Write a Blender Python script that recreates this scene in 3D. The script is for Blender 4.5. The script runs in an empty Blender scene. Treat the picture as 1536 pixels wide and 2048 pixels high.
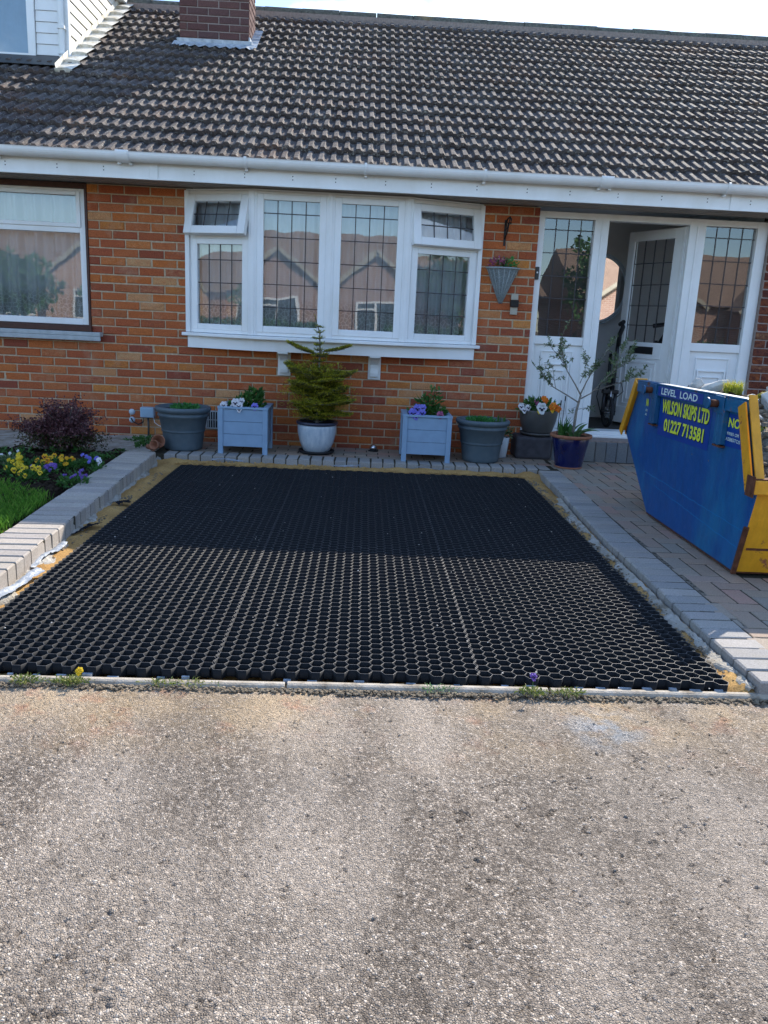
import bpy, math, random
import numpy as np
from mathutils import Vector, Matrix
R = math.radians
random.seed(7); rng = np.random.default_rng(11)
sc = bpy.context.scene; col = sc.collection

# ------------------------------------------------------------ camera, sky, sun, exposure
F_PX, TH, RO, YA = 1596.156, 0.236288, 0.0477275, -0.0345232
cam_d = bpy.data.cameras.new('camera'); cam = bpy.data.objects.new('camera', cam_d); col.objects.link(cam); sc.camera = cam
cam_d.sensor_fit = 'HORIZONTAL'; cam_d.sensor_width = 36.0; cam_d.lens = 36.0*F_PX/1536.0
cam_d.clip_start = 0.05; cam_d.clip_end = 1500
Fv = Vector((-math.sin(YA)*math.cos(TH), math.cos(YA)*math.cos(TH), -math.sin(TH)))
Rv = Vector((math.cos(YA), math.sin(YA), 0)); Uv = Rv.cross(Fv)
c_, s_ = math.cos(RO), math.sin(RO)
R2 = Rv*c_ + Uv*s_; U2 = Uv*c_ - Rv*s_
m = Matrix((R2, U2, -Fv)).transposed().to_4x4(); m.translation = Vector((0, -7.4568, 1.1825)); cam.matrix_world = m

AZ = R(30.7); EL = R(36.2)            # sun stands behind the house to the right
sun_dir = Vector((math.sin(AZ)*math.cos(EL), math.cos(AZ)*math.cos(EL), math.sin(EL)))
sd = bpy.data.lights.new('sun', 'SUN'); sd.energy = 3.7; sd.angle = R(0.5); sd.color = (1.0, 0.92, 0.80)
so = bpy.data.objects.new('sun', sd); col.objects.link(so)
so.rotation_euler = sun_dir.to_track_quat('Z', 'Y').to_euler()
w = bpy.data.worlds.new('World'); sc.world = w; w.use_nodes = True
nt = w.node_tree; nt.nodes.clear()
def N(t, ty, **k):
    n = t.nodes.new(ty)
    for a, b in k.items(): setattr(n, a, b)
    return n
sky = N(nt, 'ShaderNodeTexSky', sky_type='NISHITA', sun_disc=False, sun_elevation=EL, sun_rotation=AZ, altitude=30, air_density=1.0, dust_density=0.3, ozone_density=2.2)
bgn = N(nt, 'ShaderNodeBackground'); bgn.inputs['Strength'].default_value = 0.13
outn = N(nt, 'ShaderNodeOutputWorld')
tc = N(nt, 'ShaderNodeTexCoord'); mp = N(nt, 'ShaderNodeMapping'); mp.inputs['Scale'].default_value = (1.0, 1.0, 2.6)
mp.inputs['Location'].default_value = (1.9, 0.6, 0.45)
no = N(nt, 'ShaderNodeTexNoise'); no.inputs['Scale'].default_value = 3.4; no.inputs['Detail'].default_value = 8; no.inputs['Roughness'].default_value = 0.55
rp = N(nt, 'ShaderNodeValToRGB'); rp.color_ramp.elements[0].position = 0.56; rp.color_ramp.elements[1].position = 0.70
mx = N(nt, 'ShaderNodeMix', data_type='RGBA'); mx.inputs[7].default_value = (8.6, 9.4, 10.4, 1)
L = nt.links.new
L(tc.outputs['Generated'], mp.inputs[0]); L(mp.outputs[0], no.inputs['Vector']); L(no.outputs['Fac'], rp.inputs[0]); L(rp.outputs[0], mx.inputs[0])
L(sky.outputs[0], mx.inputs[6]); tn = N(nt, 'ShaderNodeMix', data_type='RGBA', blend_type='MULTIPLY'); tn.inputs[0].default_value = 1; tn.inputs[7].default_value = (0.90, 0.99, 1.08, 1); L(mx.outputs[2], tn.inputs[6]); L(tn.outputs[2], bgn.inputs[0]); L(bgn.outputs[0], outn.inputs[0])
sc.view_settings.view_transform = 'Standard'; sc.view_settings.look = 'None'; sc.view_settings.gamma = 1.0
sc.view_settings.exposure = 1.28; sc.view_settings.use_curve_mapping = False
sc.cycles.max_bounces = 8; sc.cycles.transparent_max_bounces = 12; sc.cycles.sample_clamp_indirect = 6

# ------------------------------------------------------------ materials
MATS = {}
class NT:
    def __init__(s, name):
        s.m = bpy.data.materials.new(name); s.m.use_nodes = True; s.t = s.m.node_tree; s.t.nodes.clear()
        s.out = N(s.t, 'ShaderNodeOutputMaterial'); s.b = N(s.t, 'ShaderNodeBsdfPrincipled'); s.t.links.new(s.b.outputs[0], s.out.inputs[0])
        s.geo = None; MATS[name] = s.m
    def l(s, a, b): s.t.links.new(a, b)
    def pos(s):
        if not s.geo: s.geo = N(s.t, 'ShaderNodeNewGeometry')
        return s.geo.outputs['Position']
    def noise(s, scale, detail=4, rough=0.55, vec=None, stretch=None, dist=0):
        v = vec or s.pos()
        if stretch:
            mm = N(s.t, 'ShaderNodeMapping'); mm.inputs['Scale'].default_value = stretch; s.l(v, mm.inputs[0]); v = mm.outputs[0]
        n = N(s.t, 'ShaderNodeTexNoise'); n.inputs['Scale'].default_value = scale; n.inputs['Detail'].default_value = detail
        n.inputs['Roughness'].default_value = rough; n.inputs['Distortion'].default_value = dist; s.l(v, n.inputs['Vector']); return n.outputs['Fac']
    def voro(s, scale, feature='F1', out='Distance', vec=None):
        n = N(s.t, 'ShaderNodeTexVoronoi', feature=feature); n.inputs['Scale'].default_value = scale; s.l(vec or s.pos(), n.inputs['Vector']); return n.outputs[out]
    def ramp(s, fac, stops, interp='LINEAR'):
        r = N(s.t, 'ShaderNodeValToRGB'); cr = r.color_ramp; cr.interpolation = interp
        while len(cr.elements) < len(stops): cr.elements.new(0.5)
        for e, (p, c) in zip(cr.elements, stops):
            e.position = p; e.color = (c, c, c, 1) if isinstance(c, (int, float)) else (*c, 1)
        s.l(fac, r.inputs[0]); return r.outputs[0]
    def mix(s, fac, a, b, mode='MIX'):
        n = N(s.t, 'ShaderNodeMix', data_type='RGBA', blend_type=mode)
        for sock, v in ((n.inputs[0], fac), (n.inputs[6], a), (n.inputs[7], b)):
            if isinstance(v, (int, float)): sock.default_value = v if sock == n.inputs[0] else (v, v, v, 1)
            elif isinstance(v, tuple): sock.default_value = (*v, 1)
            else: s.l(v, sock)
        return n.outputs[2]
    def math(s, op, a, b=0.0):
        n = N(s.t, 'ShaderNodeMath', operation=op)
        for sock, v in ((n.inputs[0], a), (n.inputs[1], b)):
            if isinstance(v, (int, float)): sock.default_value = v
            else: s.l(v, sock)
        return n.outputs[0]
    def attr(s, name, out='Fac'):
        n = N(s.t, 'ShaderNodeAttribute', attribute_name=name); return n.outputs[out]
    def orand(s): return N(s.t, 'ShaderNodeObjectInfo').outputs['Random']
    def rnd(s):   # per piece value: attribute on joined meshes plus the object's own random number
        return s.math('FRACT', s.math('ADD', s.attr('rnd'), s.orand()))
    def col(s, c): 
        if isinstance(c, tuple): s.b.inputs['Base Color'].default_value = (*c, 1)
        else: s.l(c, s.b.inputs['Base Color'])
    def rough(s, r, spec=None, metal=None):
        if isinstance(r, (int, float)): s.b.inputs['Roughness'].default_value = r
        else: s.l(r, s.b.inputs['Roughness'])
        if spec is not None: s.b.inputs['Specular IOR Level'].default_value = spec
        if metal is not None: s.b.inputs['Metallic'].default_value = metal
    def bump(s, h, strength=0.5, dist=0.01):
        n = N(s.t, 'ShaderNodeBump'); n.inputs['Strength'].default_value = strength; n.inputs['Distance'].default_value = dist
        s.l(h, n.inputs['Height']); s.l(n.outputs[0], s.b.inputs['Normal'])

def simple(name, c, r=0.5, spec=0.5, metal=0, var=0.12, scale=9.0, bump=0.0, bscale=120, bd=0.002, coat=0):
    q = NT(name); n = q.noise(scale, 5)
    q.col(q.mix(q.ramp(n, [(0.3, 1-var), (0.7, 1+var*0.4)]), (0, 0, 0), c, 'MIX') if False else q.mix(1.0, c, q.ramp(n, [(0.3, 1-var), (0.7, 1.0)]), 'MULTIPLY'))
    q.rough(r, spec, metal)
    if bump: q.bump(q.noise(bscale, 4), bump, bd)
    if coat: q.b.inputs['Coat Weight'].default_value = coat
    return q.m

def brick_mat(name, stops, grime=0.3):
    q = NT(name); r = q.rnd()
    base = q.ramp(r, stops)
    streak = q.noise(21, 6, 0.7, stretch=(1, 1, 1.8))
    c2 = q.mix(q.ramp(streak, [(0.35, 0.0), (0.7, 0.65)]), base, q.ramp(q.math('FRACT', q.math('MULTIPLY', r, 7.3)), [(0, (0.17, 0.05, 0.035)), (0.4, (0.50, 0.15, 0.042)), (0.75, (0.42, 0.12, 0.05)), (1, (0.50, 0.27, 0.13))]))
    sp = q.ramp(q.noise(150, 5, 0.75), [(0.3, 0.5), (0.7, 1.2)])
    c3 = q.mix(1.0, q.mix(1.0, c2, (1.22, 1.17, 1.12) if name == 'brick_wall' else (1.0, 1.0, 1.0), 'MULTIPLY'), sp, 'MULTIPLY')
    wear = q.ramp(q.noise(5, 5, 0.6), [(0.55, 0.0), (0.75, grime)])
    q.col(q.mix(wear, c3, (0.46, 0.36, 0.25))); q.rough(0.9, 0.25)
    q.bump(q.math('ADD', q.noise(320, 5), q.math('MULTIPLY', q.noise(60, 3), 2)), 0.6, 0.004); return q.m
M = MATS
brick_mat('brick_wall', [(0.0, (0.26, 0.066, 0.038)), (0.16, (0.41, 0.105, 0.036)), (0.30, (0.25, 0.066, 0.045)), (0.44, (0.48, 0.145, 0.038)), (0.58, (0.33, 0.085, 0.040)), (0.70, (0.50, 0.16, 0.042)), (0.78, (0.38, 0.10, 0.045)), (0.87, (0.54, 0.225, 0.052)), (0.93, (0.50, 0.30, 0.15)), (0.96, (0.45, 0.16, 0.055)), (1.0, (0.30, 0.08, 0.045))])
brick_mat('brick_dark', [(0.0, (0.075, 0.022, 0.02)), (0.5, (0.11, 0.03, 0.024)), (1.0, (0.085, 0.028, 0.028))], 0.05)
q = NT('brick_chimney'); r = q.rnd(); q.col(q.mix(1.0, q.ramp(r, [(0, (0.105, 0.052, 0.050)), (0.5, (0.145, 0.075, 0.066)), (1, (0.10, 0.058, 0.060))]), q.ramp(q.noise(90, 4), [(0.3, 0.75), (0.7, 1.15)]), 'MULTIPLY')); q.rough(0.9, 0.2); q.bump(q.noise(300, 4), 0.5, 0.003)
q = NT('mortar'); q.col(q.ramp(q.noise(40, 6), [(0.3, (0.38, 0.29, 0.19)), (0.7, (0.56, 0.44, 0.30))])); q.rough(0.95, 0.1); q.bump(q.noise(260, 4), 0.8, 0.004)
q = NT('mortar_grey'); q.col(q.ramp(q.noise(40, 6), [(0.3, (0.24, 0.19, 0.17)), (0.7, (0.34, 0.28, 0.25))])); q.rough(0.95, 0.1); q.bump(q.noise(260, 4), 0.8, 0.004)
# roof tiles: weathered brown-grey concrete with lichen and the odd orange patch
q = NT('roof_tile'); r = q.rnd()
base = q.ramp(r, [(0, (0.072, 0.057, 0.052)), (0.3, (0.105, 0.088, 0.082)), (0.6, (0.078, 0.059, 0.054)), (0.85, (0.125, 0.107, 0.101)), (1, (0.09, 0.064, 0.056))])
base = q.mix(1.0, base, q.ramp(q.noise(60, 6, 0.7), [(0.3, 0.6), (0.7, 1.25)]), 'MULTIPLY')
base = q.mix(q.ramp(q.noise(38, 5, 0.75), [(0.56, 0.0), (0.64, 0.75)]), base, (0.44, 0.42, 0.37))
base = q.mix(q.ramp(q.noise(27, 3, 0.6), [(0.66, 0.0), (0.74, 0.85)]), base, (0.035, 0.03, 0.028))
base = q.mix(q.math('MULTIPLY', q.ramp(q.noise(1.7, 3, 0.6), [(0.55, 0.0), (0.68, 1)]), q.ramp(q.noise(50, 3), [(0.45, 0), (0.58, 0.4)])), base, (0.27, 0.13, 0.07))
q.col(base); q.rough(0.85, 0.3); q.bump(q.noise(150, 6, 0.7), 0.9, 0.006)
q = NT('ridge_tile'); b = q.ramp(q.noise(30, 6, 0.65), [(0.3, (0.06, 0.055, 0.045)), (0.55, (0.13, 0.125, 0.10)), (0.75, (0.20, 0.20, 0.15))])
q.col(q.mix(q.ramp(q.noise(1.1, 2), [(0.62, 0), (0.68, 0.75)]), b, (0.42, 0.24, 0.05))); q.rough(0.9, 0.2); q.bump(q.noise(120, 5), 0.8, 0.006)
# painted / plastic white
q = NT('white_plastic'); q.col(q.mix(q.ramp(q.noise(3.0, 6, 0.65, stretch=(1, 1, .5)), [(0.42, 0.0), (0.8, 0.6)]), (0.82, 0.83, 0.83), (0.62, 0.61, 0.56))); q.rough(0.32, 0.5)
q = NT('white_dull'); q.col(q.mix(q.ramp(q.noise(5, 6, 0.65), [(0.42, 0.0), (0.75, 0.6)]), (0.76, 0.77, 0.76), (0.52, 0.50, 0.44))); q.rough(0.5, 0.4)
q = NT('cladding'); q.col(q.mix(q.ramp(q.noise(3.5, 6, 0.65), [(0.5, 0.0), (0.75, 0.65)]), (0.78, 0.76, 0.71), (0.52, 0.45, 0.25))); q.rough(0.5, 0.4)
simple('soffit', (0.34, 0.31, 0.28), 0.6, 0.3, var=0.2, scale=14)
simple('brown_wood', (0.075, 0.024, 0.015), 0.45, 0.4, var=0.35, scale=30)
simple('sill_grey', (0.44, 0.47, 0.48), 0.6, 0.3, var=0.2, scale=16)
simple('interior', (0.55, 0.53, 0.50), 0.9, 0.1, var=0.1)
simple('hall_wall', (0.72, 0.71, 0.70), 0.8, 0.2, var=0.08)
simple('carpet', (0.10, 0.095, 0.09), 0.95, 0.1, var=0.3, scale=40)
simple('black_gloss', (0.012, 0.012, 0.014), 0.3, 0.5, var=0.1)
simple('black_matt', (0.018, 0.018, 0.02), 0.7, 0.3, var=0.2)
simple('dark_iron', (0.02, 0.017, 0.016), 0.6, 0.4, var=0.3, scale=80)
simple('lead_strip', (0.045, 0.04, 0.045), 0.45, 0.4)
simple('chrome', (0.6, 0.6, 0.62), 0.25, 0.5, 1.0, var=0.05)
simple('sidelight_back', (0.10, 0.09, 0.085), 0.8, 0.2, var=0.3, scale=2)
simple('soil', (0.055, 0.038, 0.026), 0.98, 0.1, var=0.6, scale=60, bump=1.0, bscale=140, bd=0.015)
q = NT('lead_flashing'); q.col(q.ramp(q.noise(18, 5), [(0.3, (0.25, 0.28, 0.31)), (0.6, (0.46, 0.50, 0.54)), (0.8, (0.60, 0.61, 0.58))])); q.rough(0.55, 0.4); q.bump(q.noise(25, 3), 0.5, 0.01)
q = NT('painted_flashing'); q.col(q.mix(q.ramp(q.noise(16, 6, 0.65), [(0.45, 0.0), (0.7, 0.8)]), (0.72, 0.70, 0.64), (0.40, 0.33, 0.20))); q.rough(0.8, 0.2); q.bump(q.noise(60, 4), 0.6, 0.006)
# glass: a clear sheet that mirrors what stands across the road
def glass(name, refl=1.0, tint=(0.93, 0.96, 0.97)):
    q = NT(name); q.t.nodes.remove(q.b)
    tr = N(q.t, 'ShaderNodeBsdfTransparent'); tr.inputs[0].default_value = (*tint, 1)
    gl = N(q.t, 'ShaderNodeBsdfGlossy'); gl.inputs['Roughness'].default_value = 0.004
    nz = N(q.t, 'ShaderNodeBump'); nz.inputs['Strength'].default_value = 0.06; nz.inputs['Distance'].default_value = 0.02
    q.l(q.noise(1.8, 2), nz.inputs['Height']); q.l(nz.outputs[0], gl.inputs['Normal'])
    fr = N(q.t, 'ShaderNodeFresnel'); fr.inputs[0].default_value = 1.55
    f2 = q.math('MINIMUM', q.math('ADD', q.math('MULTIPLY', fr.outputs[0], 2.0*refl), 0.12*refl), 1.0)
    mxs = N(q.t, 'ShaderNodeMixShader'); q.l(f2, mxs.inputs[0]); q.l(tr.outputs[0], mxs.inputs[1]); q.l(gl.outputs[0], mxs.inputs[2]); q.l(mxs.outputs[0], q.out.inputs[0])
    return q.m
glass('window_glass', 0.75)
q = NT('mirror'); q.col((0.8, 0.8, 0.8)); q.rough(0.02, 0.5, 1.0)
q = NT('net_curtain'); q.t.nodes.remove(q.b)
df = N(q.t, 'ShaderNodeBsdfTranslucent'); df.inputs[0].default_value = (0.85, 0.88, 0.9, 1)
d2 = N(q.t, 'ShaderNodeBsdfDiffuse'); d2.inputs[0].default_value = (0.85, 0.88, 0.9, 1)
ms = N(q.t, 'ShaderNodeMixShader'); ms.inputs[0].default_value = 0.35; q.l(d2.outputs[0], ms.inputs[1]); q.l(df.outputs[0], ms.inputs[2])
tr = N(q.t, 'ShaderNodeBsdfTransparent'); m2 = N(q.t, 'ShaderNodeMixShader')
lace = q.ramp(q.voro(28, 'DISTANCE_TO_EDGE'), [(0.0, 0.95), (0.12, 0.55)])
sep = N(q.t, 'ShaderNodeSeparateXYZ'); q.l(q.pos(), sep.inputs[0])
zf = q.ramp(sep.outputs[2], [(0.0, 1.0), (1.0, 1.0)])
mr = N(q.t, 'ShaderNodeMapRange'); mr.inputs[1].default_value = 1.22; mr.inputs[2].default_value = 1.34; mr.inputs[3].default_value = 1.0; mr.inputs[4].default_value = 0.0; q.l(sep.outputs[2], mr.inputs[0])
q.l(q.mix(mr.outputs[0], 0.93, lace), m2.inputs[0]); q.l(tr.outputs[0], m2.inputs[1]); q.l(ms.outputs[0], m2.inputs[2]); q.l(m2.outputs[0], q.out.inputs[0])
simple('drape', (0.42, 0.40, 0.40), 0.9, 0.1, var=0.2)
# paving
def paver_mat(name, stops, bumpv=0.7):
    q = NT(name); r = q.rnd(); b = q.ramp(r, stops)
    b = q.mix(1.0, b, q.ramp(q.noise(130, 5, 0.7), [(0.3, 0.72), (0.7, 1.25)]), 'MULTIPLY')
    b = q.mix(q.ramp(q.noise(3.1, 5, 0.6), [(0.45, 0.0), (0.75, 0.5)]), b, (0.28, 0.25, 0.20))
    b = q.mix(q.ramp(q.voro(120), [(0.05, 0.55), (0.16, 0.0)]), b, (0.55, 0.53, 0.5))
    q.col(b); q.rough(0.88, 0.25); q.bump(q.noise(420, 4, 0.7), bumpv, 0.003); return q.m
paver_mat('paver_mix', [(0.0, (0.29, 0.22, 0.17)), (0.2, (0.37, 0.26, 0.19)), (0.4, (0.28, 0.235, 0.185)), (0.55, (0.38, 0.235, 0.185)), (0.7, (0.28, 0.25, 0.21)), (0.85, (0.34, 0.27, 0.21)), (1.0, (0.25, 0.225, 0.195))])
paver_mat('paver_grey', [(0.0, (0.24, 0.235, 0.23)), (0.3, (0.33, 0.315, 0.295)), (0.6, (0.27, 0.258, 0.25)), (0.8, (0.36, 0.335, 0.31)), (1.0, (0.29, 0.27, 0.255))])
paver_mat('kerb_block', [(0.0, (0.30, 0.27, 0.245)), (0.25, (0.42, 0.37, 0.325)), (0.5, (0.33, 0.295, 0.27)), (0.75, (0.43, 0.375, 0.32)), (1.0, (0.34, 0.295, 0.26))])
paver_mat('step_block', [(0.0, (0.13, 0.14, 0.155)), (0.5, (0.18, 0.19, 0.20)), (1.0, (0.15, 0.15, 0.165))])
q = NT('joint_sand'); q.col(q.ramp(q.noise(70, 5), [(0.3, (0.03, 0.027, 0.02)), (0.7, (0.075, 0.065, 0.045))])); q.rough(0.95, 0.1); q.bump(q.noise(300, 3), 0.6, 0.004)
q = NT('joint_light'); q.col(q.ramp(q.noise(50, 5), [(0.4, (0.05, 0.045, 0.035)), (0.55, (0.20, 0.17, 0.14))])); q.rough(0.95, 0.1)
q = NT('bedding_sand'); q.col(q.mix(1.0, q.ramp(q.noise(6, 5), [(0.3, (0.42, 0.24, 0.09)), (0.7, (0.60, 0.37, 0.14))]), q.ramp(q.noise(190, 4, 0.7), [(0.35, 0.55), (0.65, 1.2)]), 'MULTIPLY')); q.rough(0.95, 0.1); q.bump(q.noise(260, 5, 0.7), 1.0, 0.006)
q = NT('concrete'); b = q.ramp(q.noise(9, 6, 0.65), [(0.3, (0.28, 0.25, 0.20)), (0.55, (0.42, 0.39, 0.34)), (0.75, (0.54, 0.52, 0.48))])
q.col(q.mix(q.ramp(q.noise(14, 4), [(0.52, 0), (0.66, 0.8)]), b, (0.20, 0.16, 0.11))); q.rough(0.92, 0.15); q.bump(q.math('ADD', q.noise(160, 5), q.math('MULTIPLY', q.noise(22, 4), 3)), 1.0, 0.008)
q = NT('dirt'); q.col(q.ramp(q.noise(60, 6, 0.7), [(0.3, (0.10, 0.08, 0.055)), (0.55, (0.26, 0.21, 0.15)), (0.75, (0.45, 0.38, 0.28))])); q.rough(0.95, 0.1); q.bump(q.noise(200, 5), 1.0, 0.008)
q = NT('kerb_edging'); q.col(q.ramp(q.noise(14, 6, 0.7), [(0.36, (0.20, 0.165, 0.125)), (0.5, (0.38, 0.33, 0.265)), (0.7, (0.50, 0.45, 0.38))])); q.rough(0.9, 0.2); q.bump(q.noise(180, 5), 0.8, 0.004)
# road: worn tarmac, pale stone in dark binder
q = NT('tarmac')
hg = q.attr('height', 'Fac')
wv = N(q.t, 'ShaderNodeTexNoise'); wv.inputs['Scale'].default_value = 260; q.l(q.pos(), wv.inputs['Vector'])
wm_ = N(q.t, 'ShaderNodeVectorMath', operation='MULTIPLY_ADD'); q.l(wv.outputs['Color'], wm_.inputs[0]); wm_.inputs[1].default_value = (.0016, .0016, .0016); q.l(q.pos(), wm_.inputs[2])
vcol = q.voro(185, out='Color', vec=wm_.outputs[0]); sv = N(q.t, 'ShaderNodeSeparateXYZ'); q.l(vcol, sv.inputs[0]); st = q.math('ADD', q.math('MULTIPLY', sv.outputs[0], 0.75), q.math('MULTIPLY', q.attr('stone', 'Fac'), 0.25))
vd = q.voro(185, vec=wm_.outputs[0]); vedge = q.voro(185, 'DISTANCE_TO_EDGE', vec=wm_.outputs[0])
stone = q.ramp(st, [(0.12, (0.115, 0.095, 0.080)), (0.3, (0.30, 0.25, 0.205)), (0.5, (0.225, 0.187, 0.155)), (0.68, (0.40, 0.335, 0.275)), (0.82, (0.56, 0.475, 0.395)), (0.95, (0.66, 0.575, 0.49))])
stone = q.mix(1.0, stone, q.ramp(q.noise(420, 3), [(0.3, 0.75), (0.7, 1.15)]), 'MULTIPLY')
c1 = q.mix(q.math('MULTIPLY', q.ramp(hg, [(0.03, 0.25), (0.3, 1.0)]), q.ramp(vedge, [(0.01, 0.45), (0.16, 1.0)])), (0.10, 0.078, 0.06), stone)
c1 = q.mix(q.ramp(q.noise(1.9, 5, 0.6, stretch=(1.7, .6, 1)), [(0.42, 0.0), (0.64, 0.42)]), c1, (0.52, 0.445, 0.375))
c1 = q.mix(1.0, c1, (0.98, 0.975, 0.965), 'MULTIPLY')
c1 = q.mix(1.0, c1, q.ramp(q.noise(1.5, 5, 0.6, stretch=(1.9, 0.55, 1), dist=0.6), [(0.33, 0.84), (0.5, 0.97), (0.66, 1.14)]), 'MULTIPLY')
sp3 = N(q.t, 'ShaderNodeSeparateXYZ'); q.l(q.pos(), sp3.inputs[0])
near = N(q.t, 'ShaderNodeMapRange'); near.inputs[1].default_value = -5.45; near.inputs[2].default_value = -4.98; q.l(sp3.outputs[1], near.inputs[0])
sandy = q.math('MULTIPLY', near.outputs[0], q.ramp(q.noise(3.2, 5, 0.6), [(0.4, 0.1), (0.65, 0.8)]))
c1 = q.mix(sandy, c1, q.mix(q.ramp(q.noise(11, 4), [(0.55, 0), (0.7, 1)]), (0.50, 0.36, 0.21), (0.50, 0.22, 0.10)))
blue = q.math('MULTIPLY', q.ramp(q.math('ABSOLUTE', q.math('SUBTRACT', q.noise(2.3, 3, 0.5), 0.5)), [(0.0, 1), (0.05, 0)]), 0.0)
vl = N(q.t, 'ShaderNodeVectorMath', operation='DISTANCE'); q.l(q.pos(), vl.inputs[0]); vl.inputs[1].default_value = (0.83, -5.13, -0.06)
blue = q.math('MULTIPLY', q.ramp(vl.outputs['Value'], [(0.0, 0.7), (0.17, 0.0)]), q.ramp(q.noise(14, 4), [(0.42, 0.0), (0.56, 1.0)]))
c1 = q.mix(blue, c1, (0.30, 0.36, 0.42))
q.col(c1); q.rough(0.8, 0.3); q.bump(q.math('ADD', q.math('MULTIPLY', q.math('MULTIPLY', q.ramp(vedge, [(0.0, 0.0), (0.3, 1.0)]), q.math('ADD', sv.outputs[1], 0.25)), 1.0), q.math('MULTIPLY', q.noise(600, 3), 0.3)), 1.0, 0.0045)
q = NT('tarmac_far'); q.col(q.mix(1.0, q.ramp(q.voro(150, out='Color'), [(0, (0.15, 0.125, 0.105)), (1, (0.38, 0.32, 0.27))]), q.ramp(q.noise(1.2, 4), [(0.3, 0.7), (0.7, 1.1)]), 'MULTIPLY')); q.rough(0.85, 0.3); q.bump(q.noise(160, 4), 1.0, 0.006)
# plastic grid
q = NT('grid_plastic'); q.col((0.005, 0.0055, 0.007)); q.rough(0.6, 0.25); q.bump(q.noise(400, 3), 0.2, 0.001)
q = NT('grid_rim_glint'); q.col(q.ramp(q.noise(30, 4), [(0.35, (0.04, 0.043, 0.05)), (0.65, (0.105, 0.107, 0.115))])); q.rough(0.45, 0.5)  # paler grey paints the sun's glint onto the black plastic rim tops
simple('membrane_black', (0.007, 0.007, 0.010), 0.85, 0.2, var=0.4, scale=50, bump=0.4)
q = NT('membrane_silver'); q.col(q.ramp(q.noise(24, 5), [(0.3, (0.16, 0.19, 0.23)), (0.65, (0.36, 0.39, 0.43))])); q.rough(0.4, 0.5); q.bump(q.noise(30, 4), 0.8, 0.01)
# planting
def leafmat(name, stops, trans=0.25, rough=0.5):
    q = NT(name); r = q.rnd(); c = q.ramp(r, stops); c = q.mix(1.0, c, q.ramp(q.noise(80, 3), [(0.3, 0.75), (0.7, 1.1)]), 'MULTIPLY'); q.col(c); q.rough(rough, 0.35)
    tl = N(q.t, 'ShaderNodeBsdfTranslucent'); q.l(c, tl.inputs[0]); mm = N(q.t, 'ShaderNodeMixShader'); mm.inputs[0].default_value = trans
    q.l(q.b.outputs[0], mm.inputs[1]); q.l(tl.outputs[0], mm.inputs[2]); q.l(mm.outputs[0], q.out.inputs[0]); return q.m
leafmat('leaf_green', [(0, (0.03, 0.10, 0.018)), (0.5, (0.055, 0.16, 0.03)), (1, (0.10, 0.22, 0.05))])
leafmat('leaf_bright', [(0, (0.03, 0.16, 0.03)), (0.5, (0.05, 0.24, 0.05)), (1, (0.09, 0.30, 0.07))])
leafmat('leaf_fir', [(0, (0.045, 0.08, 0.016)), (0.3, (0.11, 0.15, 0.02)), (0.6, (0.36, 0.36, 0.03)), (1, (0.72, 0.64, 0.06))], 0.35)
leafmat('leaf_purple', [(0, (0.045, 0.016, 0.022)), (0.5, (0.12, 0.042, 0.048)), (1, (0.26, 0.12, 0.12))])
leafmat('leaf_under', [(0, (0.03, 0.035, 0.012)), (0.5, (0.06, 0.06, 0.02)), (1, (0.11, 0.10, 0.03))])
leafmat('leaf_olive', [(0, (0.06, 0.11, 0.045)), (0.5, (0.12, 0.18, 0.07)), (1, (0.28, 0.34, 0.20))])
leafmat('leaf_blade', [(0, (0.09, 0.20, 0.07)), (0.5, (0.13, 0.26, 0.10)), (1, (0.20, 0.32, 0.13))])
leafmat('grass', [(0, (0.06, 0.17, 0.015)), (0.5, (0.11, 0.27, 0.025)), (0.9, (0.19, 0.36, 0.045)), (1, (0.30, 0.32, 0.08))], 0.4)
leafmat('weed_leaf', [(0, (0.07, 0.12, 0.025)), (0.5, (0.17, 0.23, 0.05)), (1, (0.38, 0.36, 0.13))], 0.3)
leafmat('grass_yellow', [(0, (0.22, 0.30, 0.02)), (0.5, (0.42, 0.46, 0.04)), (1, (0.55, 0.42, 0.10))], 0.4)
leafmat('petal_yellow', [(0, (0.85, 0.42, 0.02)), (0.5, (0.85, 0.60, 0.03)), (1, (0.9, 0.30, 0.01))], 0.3)
leafmat('petal_lemon', [(0, (0.88, 0.60, 0.02)), (1, (0.9, 0.70, 0.06))], 0.3)
leafmat('petal_orange', [(0, (0.85, 0.16, 0.01)), (1, (0.9, 0.34, 0.02))], 0.3)
leafmat('petal_white', [(0, (0.8, 0.8, 0.78)), (1, (0.75, 0.72, 0.76))], 0.2)
leafmat('petal_blue', [(0, (0.16, 0.15, 0.62)), (1, (0.30, 0.26, 0.72))], 0.2)
leafmat('petal_violet', [(0, (0.14, 0.06, 0.36)), (1, (0.30, 0.18, 0.55))], 0.2)
leafmat('petal_pink', [(0, (0.32, 0.06, 0.16)), (1, (0.45, 0.12, 0.24))], 0.2)
simple('petal_dark', (0.015, 0.008, 0.03), 0.7, 0.2)
q = NT('bark'); q.col(q.ramp(q.noise(60, 5), [(0.3, (0.13, 0.11, 0.09)), (0.7, (0.30, 0.27, 0.23))])); q.rough(0.9, 0.2); q.bump(q.noise(120, 4), 0.8, 0.005)
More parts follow.
